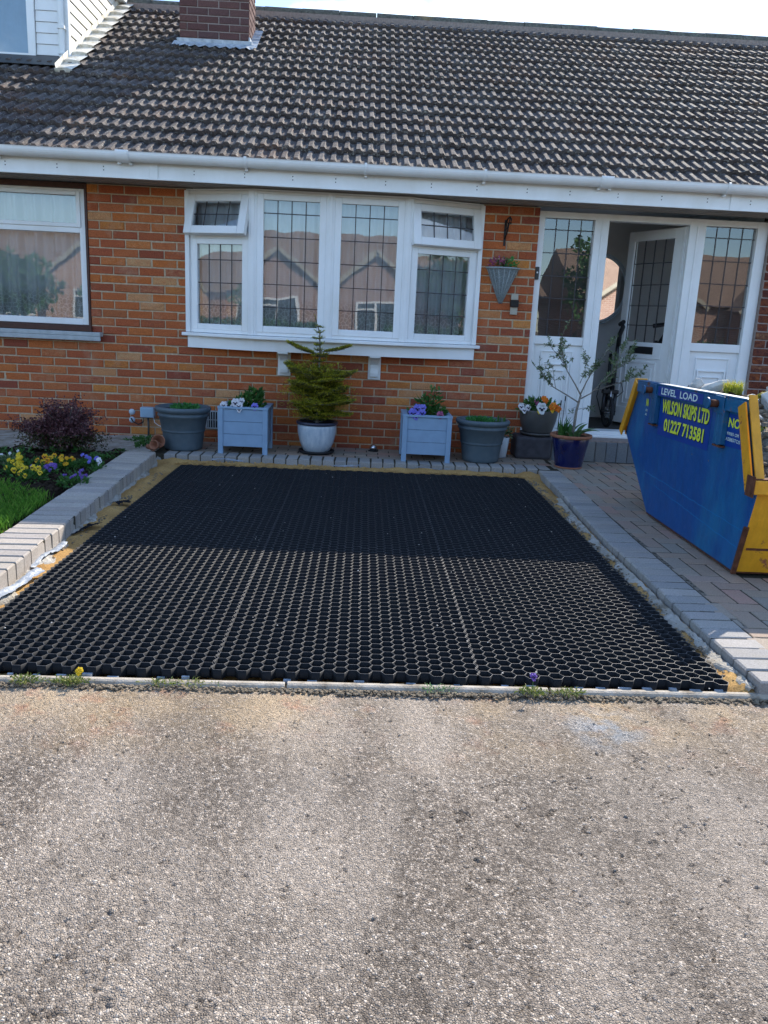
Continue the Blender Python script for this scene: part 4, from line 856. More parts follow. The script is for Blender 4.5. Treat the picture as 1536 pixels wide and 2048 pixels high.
# ---- chimney
ch = part('chimney', house); CX0, CX1, CY0, CY1 = -2.105, -1.362, 2.12, 2.60
lay_bricks(ch, 'brick_chimney', CX0, CX1, 3.80, 24, [], CY0, 300, depth=0.05, zmax=5.6)
mb = MB(); mb.box(CX0+.006, CX1-.006, CY0+.007, CY1-.006, 3.5, 5.6)
mb.build('stack_core', 'mortar_grey', ch)
vms = variants('brick', 'brick_chimney', 8, 0.215, 0.05, 0.065, ch=0.004, jit=0.002)
for c in range(24):
    z = 3.80+0.075*(c+.5); o0 = (c % 2)*0.1125
    for k in range(-1, 4):
        a = CY0+0.055+o0+k*0.225; b = a+0.215; a = max(a, CY0+0.052); b = min(b, CY1)
        if b-a > 0.02:
            for X_, rz in ((CX1-0.025, R(90)), (CX0+0.025, R(-90))): put(random.choice(vms), 'brick', ch, (X_, (a+b)/2, z), (b-a)/0.215, rz)
mb = MB(); mb.sheet(24, 4, lambda u, v: rp_(CX0-0.06+(CX1-CX0+0.12)*u, 2.90+0.16*(v), 0.052+0.012*math.sin(u*50)*(1-v)+0.004)); mb.box(CX0-.03, CX1+.03, CY0-.012, CY0+.02, 3.86, 4.02)
mb.box(CX1-.004, CX1+.012, CY0-.01, CY1, 3.9, 4.06); mb.sheet(4, 12, lambda u, v: rp_(CX1+0.09*u, 2.95+0.65*v, 0.055+0.006*math.sin(v*40))); mb.build('lead_flashing', 'lead_flashing', ch)

# ---- dormer of the loft room on the left
dm = part('dormer', house, 'white clad dormer on the left of the roof'); DX, DY0, DY1, DZ = -3.075, 1.48, 3.65, 4.75
mb = MB(); mb.box(-6.5, DX-0.012, DY0+0.012, DY1, 3.2, DZ-0.02); mb.build('dormer_core', 'pot_grey', dm)
k = 0; z = 3.50
bz = 0.098
while z < DZ-0.05:    # cheek boards, shiplap
    ylo = DY0; yhi = min(DY1, EY+(z+bz-EZ)/math.tan(PIT)+0.05); mb = MB()
    if yhi-ylo > 0.05:
        mb.add([(DX+0.004, ylo, z), (DX+0.004, yhi, z), (DX-0.006, yhi, z+bz), (DX-0.006, ylo, z+bz), (DX-.0125, ylo, z-.001), (DX-.0125, yhi, z-.001), (DX-.012, yhi, z+bz), (DX-.012, ylo, z+bz)], [(0, 1, 2, 3), (0, 4, 5, 1), (0, 3, 7, 4)]); mb.build('board', 'cladding', dm)
    z += bz+0.010
z = 3.50
while z < DZ-0.05:    # front boards
    mb = MB(); x0, x1 = -3.385, -3.165; mb.add([(x0, DY0-.006, z), (x1, DY0-.006, z), (x1, DY0+.004, z+bz), (x0, DY0+.004, z+bz), (x0, DY0+.012, z), (x1, DY0+.012, z)], [(0, 1, 2, 3), (4, 5, 1, 0)]); mb.build('board', 'white_plastic', dm); z += bz+.003
mb = MB(); mb.box(-3.165, DX+.006, DY0-.018, DY0+.012, 3.48, DZ-.05); mb.box(DX-.004, DX+0.016, DY0-.016, DY0+.05, 3.48, DZ-.05); mb.build('corner_trim', 'white_plastic', dm, bevel=.003)
mb = MB(); rect_frame(mb, -4.6, -3.39, 3.53, 4.6, 0.075, DY0-.025, DY0+.012); mb.build('window_frame', 'white_plastic', dm, bevel=.004)
mb = MB(); mb.add([(-4.55, DY0-.006, 3.58), (-3.44, DY0-.006, 3.58), (-3.44, DY0-.006, 4.55), (-4.55, DY0-.006, 4.55)], [(0, 1, 2, 3)]); mb.build('pane', 'window_glass', dm)
mb = MB(); mb.sheet(40, 2, lambda u, v: (-4.55+1.11*u, DY0+.009+.003*math.sin(u*50)-.006, 3.58+.97*v)); mb.build('net_curtain', 'box_grey', dm)
mb = MB(); mb.tube([(-3.115, DY0-.05, 3.50), (-3.115, DY0-.05, DZ)], 0.028, 10); mb.box(-3.15, -3.08, DY0-.085, DY0-.018, 3.83, 3.86); mb.box(-3.15, -3.08, DY0-.085, DY0-.018, 3.60, 3.62); mb.build('downpipe', 'white_plastic', dm)
mb = MB(); mb.box(-6.5, DX-.06, DY0-.10, DY0+.02, 3.475, 3.498); mb.build('dormer_sill', 'brown_wood', dm)
mb = MB(); mb.box(-6.6, DX+0.09, DY0-.12, DY1+.1, DZ-.05, DZ+.03); mb.box(-6.6, DX+0.11, DY0-.14, DY1+.1, DZ+.03, DZ+.05); mb.build('dormer_roof', 'white_dull', dm, bevel=.004)
mb = MB(); mb.add([rp_(-6.5, 2.02, .045), rp_(DX+0.0, 2.02, .045), rp_(DX+0.0, 2.30, .05), rp_(-6.5, 2.30, .05)], [(0, 1, 2, 3)]); mb.build('apron_flashing', 'pot_grey', dm)
for row in range(7, 17):   # stepped painted flashing along the cheek
    s = row*GA+0.02; mb = MB(); mb.sheet(5, 3, lambda u, v: rp_(DX-0.01+0.17*u+0.02*v, s+0.27*v, 0.065-0.018*v+0.012*math.sin(u*3.1)*(1-v)))
    mb.sheet(5, 1, lambda u, v: rp_(DX-0.01+0.17*u, s, 0.05*v+0.015+0.012*math.sin(u*3.1)*v)); mb.sheet(2, 1, lambda u, v: rp_(DX+0.006, s+.27*u, 0.05+0.06*v)); mb.build('flashing_step', 'painted_flashing', dm)

# ------------------------------------------------------------ things on the wall
hk = thing('hanging_basket_bracket', 'black scrolled iron bracket screwed to the brick pier above the wicker cone', 'bracket', (1.215, 0, 0))
mb = MB(); mb.box(-0.010, 0.010, -0.010, -0.001, 1.87, 2.09); mb.build('back_plate', 'dark_iron', hk)
mb = MB(); mb.tube([(0.0, -0.012, 2.06), (0.006, -0.06, 2.095), (0.014, -0.13, 2.10), (0.02, -0.17, 2.075), (0.018, -0.165, 2.045), (0.012, -0.14, 2.05)], 0.007, 6)
mb.tube([(0.0, -0.012, 1.93), (0.008, -0.07, 1.99), (0.012, -0.12, 2.06), (0.012, -0.13, 2.095)], 0.006, 6); mb.tube([(0.0, -.012, 2.0), (0.01, -.05, 2.02), (0.012, -.05, 2.06), (0.004, -.02, 2.07), (0, -.012, 2.04)], 0.005, 5); mb.build('scroll_arm', 'dark_iron', hk, True)
wb = thing('wicker_cone', 'pale blue-grey wicker cone planter hanging on the brick pier beside the bay', 'wall planter', (1.218, -0.005, 0))
def cone_pt(t, z0=1.375, z1=1.675, ra=0.012, rb=0.14):
    return None
mb = MB(); NR = 30
for i in range(NR):
    f = i/(NR-1); z = 1.378+0.295*f; ra = 0.012+0.128*f; pts = []
    for k in range(21):
        t = math.pi*k/20; wv = 0.0035*(1 if (k+i) % 2 else -1); pts.append(((ra+wv)*math.cos(t), -(ra*0.85+wv)*math.sin(t)-0.003, z))
    mb.tube(pts, 0.0042, 4, cap=False)
mb.build('woven_rings', 'wicker', wb, True)
mb = MB()
for k in range(9):
    t = math.pi*k/8; mb.tube([(0.01*math.cos(t), -0.008*math.sin(t)-.004, 1.375), (0.140*math.cos(t), -0.119*math.sin(t)-.004, 1.675)], 0.005, 4)
mb.tube([(0.146*math.cos(math.pi*k/20), -0.126*math.sin(math.pi*k/20)-.004, 1.677) for k in range(21)], 0.009, 5); mb.build('stakes', 'wicker', wb, True)
mb = MB(); mb.add([(0, -.002, 1.38)]+[(0.128*math.cos(math.pi*k/12), -0.108*math.sin(math.pi*k/12)-.004, 1.665) for k in range(13)], [(0, k+1, k+2) for k in range(12)]+[tuple(range(1, 14))]); mb.build('soil_fill', 'soil', wb)

def leaf(mb, p, d, up, l, wd, r=None, fold=0.15):   # pointed leaf of four triangles
    p = Vector(p); d = Vector(d).normalized(); s = d.cross(Vector(up)); s = s.normalized() if s.length > 1e-4 else Vector((1, 0, 0)); n = s.cross(d)
    mb.add([p, p+d*l*0.5+s*wd/2-n*fold*wd, p+d*l, p+d*l*0.5-s*wd/2-n*fold*wd, p+d*l*0.55], [(0, 1, 4), (1, 2, 4), (0, 4, 3), (4, 2, 3)], r)
def rv(): 
    v = Vector((random.gauss(0, 1), random.gauss(0, 1), random.gauss(0, 1))); return v.normalized()
def tuft(mb, c, rx, ry, rz, n, l, wd, upb=0.5, hollow=0.0):
    for _ in range(n):
        v = rv(); k = (hollow+(1-hollow)*random.random())**0.5; p = Vector(c)+Vector((v.x*rx*k, v.y*ry*k, v.z*rz*k)); d = Vector((v.x, v.y, v.z*0.6+upb))+rv()*0.6
        leaf(mb, p, d, rv(), l*random.uniform(.6, 1.2), wd*random.uniform(.7, 1.2))
def blades(mb, c, rad, n, h, wd, spread=0.5):
    for _ in range(n):
        a = random.random()*6.28; q = rad*random.random()**.5; p = Vector(c)+Vector((q*math.cos(a), q*math.sin(a), 0)); sp = spread*random.random(); hh = h*random.uniform(.5, 1.1); b = random.random()*6.28
        o = Vector((math.cos(b), math.sin(b), 0))*hh*sp; s = Vector((-math.sin(b+1), math.cos(b+1), 0))*wd/2; m_ = p+o*0.35+Vector((0, 0, hh*.6)); t = p+o+Vector((0, 0, hh*(1-sp*.4)))
        mb.add([p-s, p+s, m_+s*.8, m_-s*.8, t], [(0, 1, 2, 3), (3, 2, 4)])
def pansy(parent, p, n, size, mat, name='flower', face=True, mat2='petal_dark'):
    n = Vector(n).normalized(); a = n.cross(Vector((0, 0, 1))); a = a.normalized() if a.length > .05 else Vector((1, 0, 0)); b = a.cross(n)*-1
    if b.z < 0 and abs(n.z) < .95: b = -b
    p = Vector(p); mb = MB()
    for ang, k, off in ((60, .62, .0), (120, .62, .0015), (175, .56, .003), (5, .56, .004), (270, .72, .0055)):
        c = p+(a*math.cos(R(ang))+b*math.sin(R(ang)))*size*0.30+n*off; w_ = [(math.cos(t*6.2832/9), math.sin(t*6.2832/9)) for t in range(9)]
        vs = [c]+[c+(a*x+b*y)*size*0.5*k*(1+.12*math.sin(i*2.3+ang))-n*0.006*((i % 2)) for i, (x, y) in enumerate(w_)]
        mb.add(vs, [(0, 1+i, 1+(i+1) % 9) for i in range(9)])
    o = mb.build(name, mat, parent)
    if face:
        mb = MB()
        for ang, k in ((270, .30), (195, .2), (345, .2)):
            c = p+(a*math.cos(R(ang))+b*math.sin(R(ang)))*size*0.2+n*.0085; mb.add([c]+[c+(a*math.cos(t*1.0472)+b*math.sin(t*1.0472))*size*k*.5 for t in range(6)], [(0, 1+i, 1+(i+1) % 6) for i in range(6)])
        mb.build('blotch', mat2, o)
    return o
wp = thing('trailing_plant', 'small pink-flowered plant spilling over the top of the wicker cone', 'plant', (1.218, -0.06, 1.68))
mb = MB(); tuft(mb, (0.03, 0, 0.03), 0.09, 0.05, 0.05, 130, .04, .016); mb.build('leaves', 'leaf_bright', wp)
mb = MB(); tuft(mb, (-0.05, 0, 0.04), 0.09, 0.045, 0.045, 90, .03, .018); mb.build('flowers', 'petal_pink', wp)

wlamp = thing('wall_light', 'small beige and dark box light on the brick pier below the wicker cone', 'wall light', (1.345, 0, 0))
mb = MB(); mb.box(-.032, .032, -.03, -.001, 1.41, 1.465); mb.build('shade', 'beige_plastic', wlamp, bevel=.003); mb = MB(); mb.box(-.032, .032, -.03, -.001, 1.28, 1.345); mb.build('shade', 'beige_plastic', wlamp, bevel=.003)
mb = MB(); mb.box(-.036, .036, -.05, -.001, 1.348, 1.407); mb.box(-.030, .030, -.053, -.05, 1.36, 1.366); mb.box(-.030, .030, -.053, -.05, 1.376, 1.382); mb.box(-.03, .03, -.053, -.05, 1.392, 1.398); mb.build('lamp_body', 'dark_iron', wlamp, bevel=.002)
db = thing('doorbell', 'small black doorbell camera on the left post of the entrance screen', 'doorbell', (1.538, 0.04, 1.655))
mb = MB(); mb.box(-.017, .017, -.022, 0.002, -.055, .055); mb.build('bell_body', 'black_gloss', db, bevel=.004); mb = MB(); mb.lathe([(0, 0.026), (0.007, 0.026), (0.008, 0.022)], n=12); o = mb.build('bell_button', 'white_plastic', db, True); o.rotation_euler = (R(90), 0, 0); o.location = (0, 0, 0.005)
jb = thing('junction_box', 'pale blue-grey junction box on cable tails low on the brick wall by the left pot', 'electrical box', (-1.965, 0, 0))
mb = MB(); mb.box(-.062, .062, -.075, -.001, .205, .30); mb.build('box_body', 'box_grey', jb, bevel=.008)
mb = MB(); mb.tube([(0.0, -.03, .205), (0.002, -.03, .12), (0, -.03, .01)], .009, 8); mb.build('conduit', 'pot_grey', jb, True)
mb = MB(); mb.tube([(-.04, -.03, .205), (-.045, -.035, .16), (-.09, -.035, .135), (-.14, -.03, .16), (-.16, -.02, .19)], .006, 6); mb.build('black_cable', 'black_matt', jb, True)
mb = MB(); mb.tube([(.05, -.03, .205), (.06, -.035, .16), (.10, -.035, .13), (.16, -.03, .12), (.22, -.02, .12)], .0035, 6); mb.build('white_cable', 'white_plastic', jb, True)
for z, lb in ((.245, 'small round grey cap on the brick wall left of the junction box, upper of two'), (.172, 'small round grey cap on the brick wall left of the junction box, lower of two')):
    mb = MB(); mb.lathe([(0, 0.014), (.02, .012), (.028, .004), (.029, 0)], n=18); o = mb.build('round_cap', 'pot_glazed', None, True); o.location = (-2.12, -.001, z); o.rotation_euler = (R(90), 0, 0); tag(o, lb, 'wall_cap', 'round caps beside the junction box')  # plain round caps fixed to the wall, not ornamental rosettes
ab = thing('air_vent', 'pale grey slotted air vent low on the wall behind the left wooden planter', 'air vent', (-1.33, 0, 0))
mb = MB(); rect_frame(mb, -.11, .11, .12, .29, .012, -.012, -.001); mb.build('vent_frame', 'sill_grey', ab)
mb = MB(); mb.box(-.1, .1, -.004, -.001, .13, .28); mb.build('vent_back', 'black_matt', ab)
vb = MB(); vb.box(-.004, .004, -.011, -.004, .132, .278); vme = vb.mesh('slat', 'sill_grey')
for i in range(9): put(vme, 'slat', ab, (-.088+.022*i, 0, 0))
mb = MB(); mb.box(-.098, .098, -.0105, -.0045, .2, .206); mb.build('slat_rail', 'sill_grey', ab)

# ------------------------------------------------------------ pots and planters
def big_pot(x, y, label, s=1.0):
    t = thing('round_pot', label, 'plant pot', (x, y, 0.0), 0, 'large slate blue round pots'); mb = MB()
    pr = [(0.0, .004), (.155, .004), (.162, .012), (.165, .04), (.178, .15), (.181, .158), (.184, .160), (.188, .168), (.184, .176), (.186, .18), (.205, .285), (.212, .288), (.218, .300), (.214, .312), (.208, .316), (.210, .324), (.226, .328), (.238, .345), (.240, .358), (.232, .372), (.222, .374), (.212, .368), (.205, .34), (.20, .335), (0.0, .335)]
    mb.lathe([(a*s, b*s) for a, b in pr], n=56); mb.build('pot_body', 'pot_slate', t, True)
    mb = MB(); mb.lathe([(0, .343*s), (.12*s, .346*s), (.203*s, .338*s)], n=30, wob=.003); mb.build('compost', 'soil', t, True); return t
big_pot(-1.545, -0.47, 'large slate blue round pot near the end of the left kerb'); big_pot(1.075, -0.45, 'large slate blue round pot right of the right-hand wooden planter')
for x, n_, lb in ((-1.525, 240, 'low bright green plant growing in the left slate blue pot'), (1.055, 280, 'low bright green plant growing in the right slate blue pot')):
    p = thing('bedding_plant', lb, 'plant', (x, -0.46, 0.35)); mb = MB()
    blades(mb, (0, 0, 0), 0.13, n_, .055, .007, .9); tuft(mb, (0, 0, .01), .13, .11, .03, n_, .03, .012, .8); mb.build('leaves', 'leaf_bright', p)
p = thing('grass_tuft', 'two thin dark leaf spikes at the right rim of the right slate blue pot', 'plant', (1.235, -0.46, 0.35)); mb = MB(); blades(mb, (0, 0, 0), .05, 14, .085, .012, .2); mb.build('leaves', 'leaf_green', p)
def planter(x, y, label):
    t = thing('wooden_planter', label, 'planter', (x, y, 0), 0, 'square blue-grey wooden planters'); W_ = .19; H1 = .405
    for sx_ in (-1, 1):
        for sy_ in (-1, 1): mb = MB(); mb.box(sx_*W_-.021, sx_*W_+.021, sy_*W_-.021, sy_*W_+.021, 0, H1-.018); mb.build('leg', 'planter_paint', t, bevel=.003)
    for k in range(3):
        z0 = .065+k*.107; z1 = z0+.1045
        for s in (-1, 1):
            mb = MB(); mb.box(-W_+.0215, W_-.0215, s*W_-.010*1, s*W_+.008, z0, z1); mb.build('board', 'planter_paint', t, bevel=.002)
            mb = MB(); mb.box(s*W_-.009, s*W_+.008, -W_+.0215, W_-.0215, z0, z1); mb.build('board', 'planter_paint', t, bevel=.002)
    mb = MB()
    mb.box(-W_-.024, W_+.024, -W_-.024, -W_+.022, H1-.0175, H1); mb.box(-W_-.024, W_+.024, W_-.022, W_+.024, H1-.0175, H1); mb.box(-W_-.024, -W_+.022, -W_+.022, W_-.022, H1-.0175, H1); mb.box(W_-.022, W_+.024, -W_+.022, W_-.022, H1-.0175, H1); mb.build('rim', 'planter_paint', t, bevel=.002)
    mb = MB(); mb.box(-W_+.012, W_-.012, -W_+.012, W_-.012, .08, .375); mb.build('compost', 'soil', t); return t
planter(-1.005, -0.43, 'square blue-grey wooden planter between the left round pot and the fir'); planter(0.57, -0.45, 'square blue-grey wooden planter left of the right-hand round pot')
pl = thing('pansy_plant', 'black-and-white pansies with one blue bloom filling the left wooden planter', 'flowers', (-1.005, -0.43, .385)); mb = MB()
tuft(mb, (.02, 0, .03), .15, .14, .06, 330, .05, .026, .4); tuft(mb, (.06, .05, .09), .07, .07, .06, 110, .06, .03); mb.build('leaves', 'leaf_green', pl)
for dx, dy, dz, sz_, mt, fc in ((-.165, -.19, .03, .055, 'petal_white', 1), (-.065, -.19, .055, .065, 'petal_white', 1), (-.035, -.20, .03, .06, 'petal_white', 1), (-.085, -.17, .02, .05, 'petal_white', 1), (-.02, -.15, .065, .05, 'petal_white', 1), (-.03, -.21, .0, .045, 'petal_white', 1), (.10, -.20, .03, .055, 'petal_blue', 1)): pansy(pl, (dx, dy, dz), (0, -1, .25), sz_, mt)
pl = thing('pansy_plant', 'lilac-blue pansies and one red pansy under a leafy stem in the right wooden planter', 'flowers', (0.57, -0.45, .385)); mb = MB()
tuft(mb, (.02, 0, .025), .17, .15, .05, 330, .05, .028, .4); tuft(mb, (.02, .02, .10), .12, .08, .06, 130, .05, .024); tuft(mb, (.07, .03, .19), .05, .04, .07, 40, .04, .02); mb.build('leaves', 'leaf_green', pl)
mb = MB(); mb.tube([(.04, .02, 0), (.05, .02, .1), (.07, .03, .24)], .003, 5); mb.build('stem', 'leaf_green', pl)
for dx, dy, dz, sz_, mt in ((-.125, -.19, .035, .075, 'petal_blue'), (-.09, -.18, .075, .065, 'petal_blue'), (-.05, -.19, .04, .06, 'petal_blue'), (-.045, -.17, .08, .055, 'petal_blue'), (-.10, -.20, .01, .055, 'petal_blue'), (.105, -.2, .03, .055, 'petal_pink')): pansy(pl, (dx, dy, dz), (0, -1, .2), sz_, mt)

# glazed pot and dwarf fir
gp = thing('glazed_pot', 'pale blue glazed pot with dark rim standing in a saucer below the bay', 'plant pot', (-0.385, -0.40, 0)); mb = MB()
mb.lathe([(0, .02), (.105, .02), (.118, .03), (.150, .10), (.168, .18), (.172, .24), (.168, .262), (.150, .262), (.15, .235), (0, .235)], n=48); mb.build('pot_body', 'pot_glazed', gp, True)
mb = MB(); mb.lathe([(.165, .255), (.183, .262), (.186, .275), (.180, .287), (.160, .286), (.155, .26)], n=48); mb.build('rim', 'pot_rim_dark', gp, True)
mb = MB(); mb.lathe([(0, .002), (.135, .002), (.155, .012), (.160, .03), (.150, .03), (.14, .016), (0, .014)], n=40); mb.build('saucer', 'black_matt', gp, True)
mb = MB(); mb.lathe([(0, .268), (.1, .27), (.16, .262)], n=30, wob=.004); mb.build('compost', 'soil', gp, True)
fir = thing('dwarf_fir', 'dwarf fir with yellow-green flat branches growing from the pale blue glazed pot', 'fir tree', (-0.385, -0.40, .265))
mb = MB(); mb.tube([(0, 0, -.01), (.004, 0, .12), (-.006, .004, .35), (.008, 0, .60), (.002, 0, .78), (-.03, 0, .87)], [.017, .015, .012, .008, .006, .003], 8); wood = mb
nd = MB(); rr = random.Random(5)
def spray(p, d, l, dep=0):
    n = max(3, int(l/.0085)); d = Vector(d).normalized(); s = d.cross(Vector((0, 0, 1))).normalized(); tint = rr.random(); pts = []
    for i in range(n+1):
        t = i/n; q = p+d*l*t+Vector((0, 0, -0.10*l*t+0.16*l*t*t)); pts.append(q)
        for sg in (-1, 1):
            for _ in range(2): leaf(nd, q, d*rr.uniform(.2, .9)+s*sg*rr.uniform(.1, 1.0)+Vector((0, 0, rr.uniform(-.35, 1.2))), (0, 0, 1), rr.uniform(.015, .026), .0060, min(1, max(0, tint*.35+t*t*.6+rr.uniform(-.2, .15))))
    wood.tube([pts[0], pts[len(pts)//2], pts[-1]], [.0035 if dep == 0 else .002, .002, .001], 4)
    if dep < 2 and l > .06:
        m_ = int(l/.028)
        for k in range(1, m_+1):
            t = k/(m_+1.0); q = pts[int(t*n)]
            for sg in (-1, 1): spray(q, d*.75+s*sg*.75, l*(.62-.36*t)*rr.uniform(.7, 1.1), dep+1)
for z, L0, nb_ in ((.05, .20, 6), (.10, .30, 7), (.155, .37, 7), (.22, .36, 7), (.29, .33, 6), (.355, .30, 6), (.41, .24, 5), (.47, .10, 4), (.53, .08, 5), (.58, .085, 6), (.63, .075, 6), (.68, .075, 6), (.73, .065, 6), (.78, .055, 6), (.83, .045, 5)):
    for k in range(nb_):
        a = 6.28*k/nb_+z*17+rr.uniform(-.3, .3); spray(Vector((0, 0, z)), (math.cos(a), math.sin(a), rr.uniform(-.12, .50)), L0*rr.uniform(.50, 1.08))
spray(Vector((-.02, 0, .60)), (-1, -.1, .34), .25); spray(Vector((.02, 0, .62)), (1, -.1, .22), .24)
for _ in range(6500):
    z = rr.uniform(.02, .50); a = rr.uniform(0, 6.28); L1 = (.37 if z > .1 else .27)*(1-.38*max(0, z-.22)/.25)*(.78+.22*math.sin(a*5+z*31)); q_ = L1*rr.random()**.55; leaf(nd, (q_*math.cos(a), q_*math.sin(a), z+.15*q_), (math.cos(a)+rr.gauss(0, .6), math.sin(a)+rr.gauss(0, .6), rr.uniform(-.3, 1.0)), (0, 0, 1), rr.uniform(.020, .034), .009, min(1, max(0, (q_/L1)**2*.75+rr.uniform(-.15, .25))))
spray(Vector((-.025, 0, .86)), (-.3, 0, 1), .06)
wood.build('trunk', 'bark', fir, True); nd.build('foliage', 'leaf_fir', fir)

# small white pot, ribbed grey pot with pansies
wpot = thing('white_pot', 'small white tapered pot squeezed between the right round pot and the doorstep', 'plant pot', (1.295, -0.22, 0)); mb = MB(); mb.lathe([(0, .004), (.05, .004), (.052, .01), (.073, .19), (.07, .192), (.066, .18), (0, .175)], n=36); mb.build('pot_body', 'pot_white', wpot, True)
p = thing('variegated_plant', 'straggly pale green plant in the small white pot beside the doorstep', 'plant', (1.31, -0.22, .18)); mb = MB(); tuft(mb, (0, 0, .05), .08, .08, .06, 200, .035, .016, .5); mb.build('leaves', 'leaf_olive', p)
rb = thing('ribbed_pot', 'round dark grey ribbed pot on the end block of the doorstep', 'plant pot', (1.635, -0.12, .209)); pr = [(0, .02), (.115, .02), (.125, .03)]
for k in range(22):
    z = .04+k*.0085; rr_ = .128+.046*math.sin(min(1, (z-.02)/.2)*1.5); pr += [(rr_+.002, z), (rr_, z+.0045)]
pr += [(.178, .232), (.174, .236), (.165, .228), (0, .222)]
mb = MB(); mb.lathe(pr, n=52); mb.build('pot_body', 'pot_grey', rb, True); mb = MB(); mb.lathe([(0, .001), (.125, .001), (.155, .012), (.16, .03), (.15, .03), (.13, .012), (0, .012)], n=40); mb.build('saucer', 'pot_grey', rb, True)
pl = thing('pansy_plant', 'white and orange pansies overflowing the ribbed grey pot by the door screen', 'flowers', (1.635, -0.12, .44)); mb = MB(); tuft(mb, (0, -.02, .03), .165, .15, .07, 420, .05, .024, .4); tuft(mb, (-.14, -.04, .01), .05, .05, .03, 60, .04, .02); mb.build('leaves', 'leaf_green', pl)
for dx, dy, dz, sz_, mt, fc in ((-.185, -.10, .035, .055, 'petal_white', 1), (-.16, -.12, .005, .05, 'petal_white', 1), (-.125, -.12, .03, .05, 'petal_white', 1), (-.015, -.18, .035, .09, 'petal_white', 1), (.01, -.13, .115, .05, 'petal_orange', 0), (.03, -.12, .10, .045, 'petal_orange', 0), (.095, -.16, .06, .055, 'petal_orange', 0), (.125, -.14, .04, .05, 'petal_orange', 0), (.07, -.17, .045, .04, 'petal_orange', 0), (.145, -.15, .03, .05, 'petal_orange', 0), (.085, -.17, .015, .035, 'petal_yellow', 0), (-.04, -.19, .0, .03, 'petal_lemon', 0), (-.05, -.10, .08, .04, 'petal_pink', 0)): pansy(pl, (dx, dy, dz), (0, -1, .3), sz_, mt, face=bool(fc))

# dark blue pot with olive tree
bp = thing('blue_pot', 'tall dark blue glazed pot with terracotta rim holding the olive tree', 'plant pot', (1.83, -0.60, 0)); mb = MB(); mb.lathe([(.115, .012), (.118, .02), (.138, .14), (.160, .262), (.158, .268)], n=52); mb.build('pot_body', 'pot_blue', bp, True)
mb = MB(); mb.lathe([(.158, .262), (.176, .268), (.182, .282), (.177, .294), (.160, .292), (.152, .27), (0, .268)], n=52); mb.build('rim', 'terracotta', bp, True); mb = MB(); mb.lathe([(0, 0.001), (.112, .001), (.119, .006), (.117, .016), (.11, .016)], n=40); mb.build('foot', 'terracotta', bp, True)
mb = MB(); mb.lathe([(0, .276), (.1, .278), (.152, .272)], n=30, wob=.004); mb.build('compost', 'soil', bp, True)
ol = thing('olive_tree', 'young olive tree with bare lower trunk and sparse grey-green leaves in the dark blue pot', 'olive tree', (1.83, -0.60, .27)); wood = MB(); lv = MB(); rr = random.Random(12)
wood.tube([(0.01, 0, -.01), (.018, 0, .10), (.025, .005, .22), (.040, .005, .31), (.048, 0, .36)], [.014, .0125, .011, .010, .0095], 8)
def olive(pts, r0, dens=1.0, start=.3, twigs=4):
    P = [Vector(p) for p in pts]; wood.tube(P, [r0*(1-.75*i/(len(P)-1)) for i in range(len(P))], 6)
    seg = [(P[i+1]-P[i]).length for i in range(len(P)-1)]; tot = sum(seg)
    def at(t):
        u = t*tot
        for i, s in enumerate(seg):
            if u <= s or i == len(seg)-1: return P[i]+(P[i+1]-P[i])*(u/s), (P[i+1]-P[i]).normalized()
            u -= s
    for _ in range(twigs):
        t = rr.uniform(start, .97); p, d = at(min(t, 1)); dd = (d+Vector((rr.gauss(0, .7), rr.gauss(0, .7), rr.gauss(.3, .5)))).normalized(); l = rr.uniform(.05, .13); q = p+dd*l
        wood.tube([p, q], [.0022, .001], 4)
        for k in range(int(l/.0055*dens)+4):
            tt = rr.uniform(.1, 1.05); leaf(lv, p+dd*l*tt, dd*.6+Vector((rr.gauss(0, .8), rr.gauss(0, .8), rr.gauss(.1, .7))), (rr.gauss(0, 1), rr.gauss(0, 1), rr.gauss(0, 1)), rr.uniform(.022, .040), rr.uniform(.008, .013))
    for k in range(int(tot*90*dens)):
        t = rr.uniform(start, 1); p, d = at(t); leaf(lv, p, d+Vector((rr.gauss(0, .9), rr.gauss(0, .9), rr.gauss(0, .8))), (rr.gauss(0, 1), 0, 1), rr.uniform(.018, .034), rr.uniform(.006, .010))
olive([(.03, 0, .30), (-.08, -.01, .36), (-.20, -.02, .42), (-.28, -.02, .49), (-.33, 0, .57), (-.335, 0, .68)], .0065, 1, .42, 9)
olive([(-.18, -.02, .41), (-.20, -.01, .50), (-.22, 0, .60)], .003, 1, .3, 4)
olive([(.048, 0, .36), (-.01, 0, .45), (-.09, 0, .56), (-.14, .01, .68), (-.17, 0, .80), (-.15, 0, .90)], .0065, .9, .4, 10)
olive([(-.10, 0, .58), (-.17, .02, .68), (-.24, .02, .75), (-.27, 0, .80)], .0035, 1, .3, 6)
olive([(.045, 0, .37), (.09, .01, .48), (.15, .02, .60), (.22, .02, .71), (.27, .03, .80)], .006, 1, .3, 10)
olive([(.05, 0, .33), (.13, -.01, .38), (.21, -.02, .48), (.30, -.03, .58), (.34, -.02, .70), (.38, -.01, .80)], .006, 1, .3, 12)
olive([(.15, -.01, .40), (.27, -.03, .45), (.40, -.05, .50), (.53, -.06, .57)], .004, .9, .4, 8)
olive([(.30, -.03, .58), (.38, -.02, .63), (.43, 0, .70), (.45, 0, .78)], .003, 1.1, .2, 7)
olive([(.03, 0, .46), (.06, .01, .54), (.07, 0, .64)], .003, 1, .2, 5); olive([(.04, 0, .27), (-.02, 0, .24)], .003, .8, .6, 1); olive([(.04, 0, .24), (.12, 0, .26)], .003, .8, .5, 2)
wood.build('trunk', 'bark', ol, True); lv.build('foliage', 'leaf_olive', ol)
yk = thing('strappy_plant', 'clump of broad blue-green strap leaves round the foot of the olive tree', 'plant', (1.83, -0.60, .272)); 
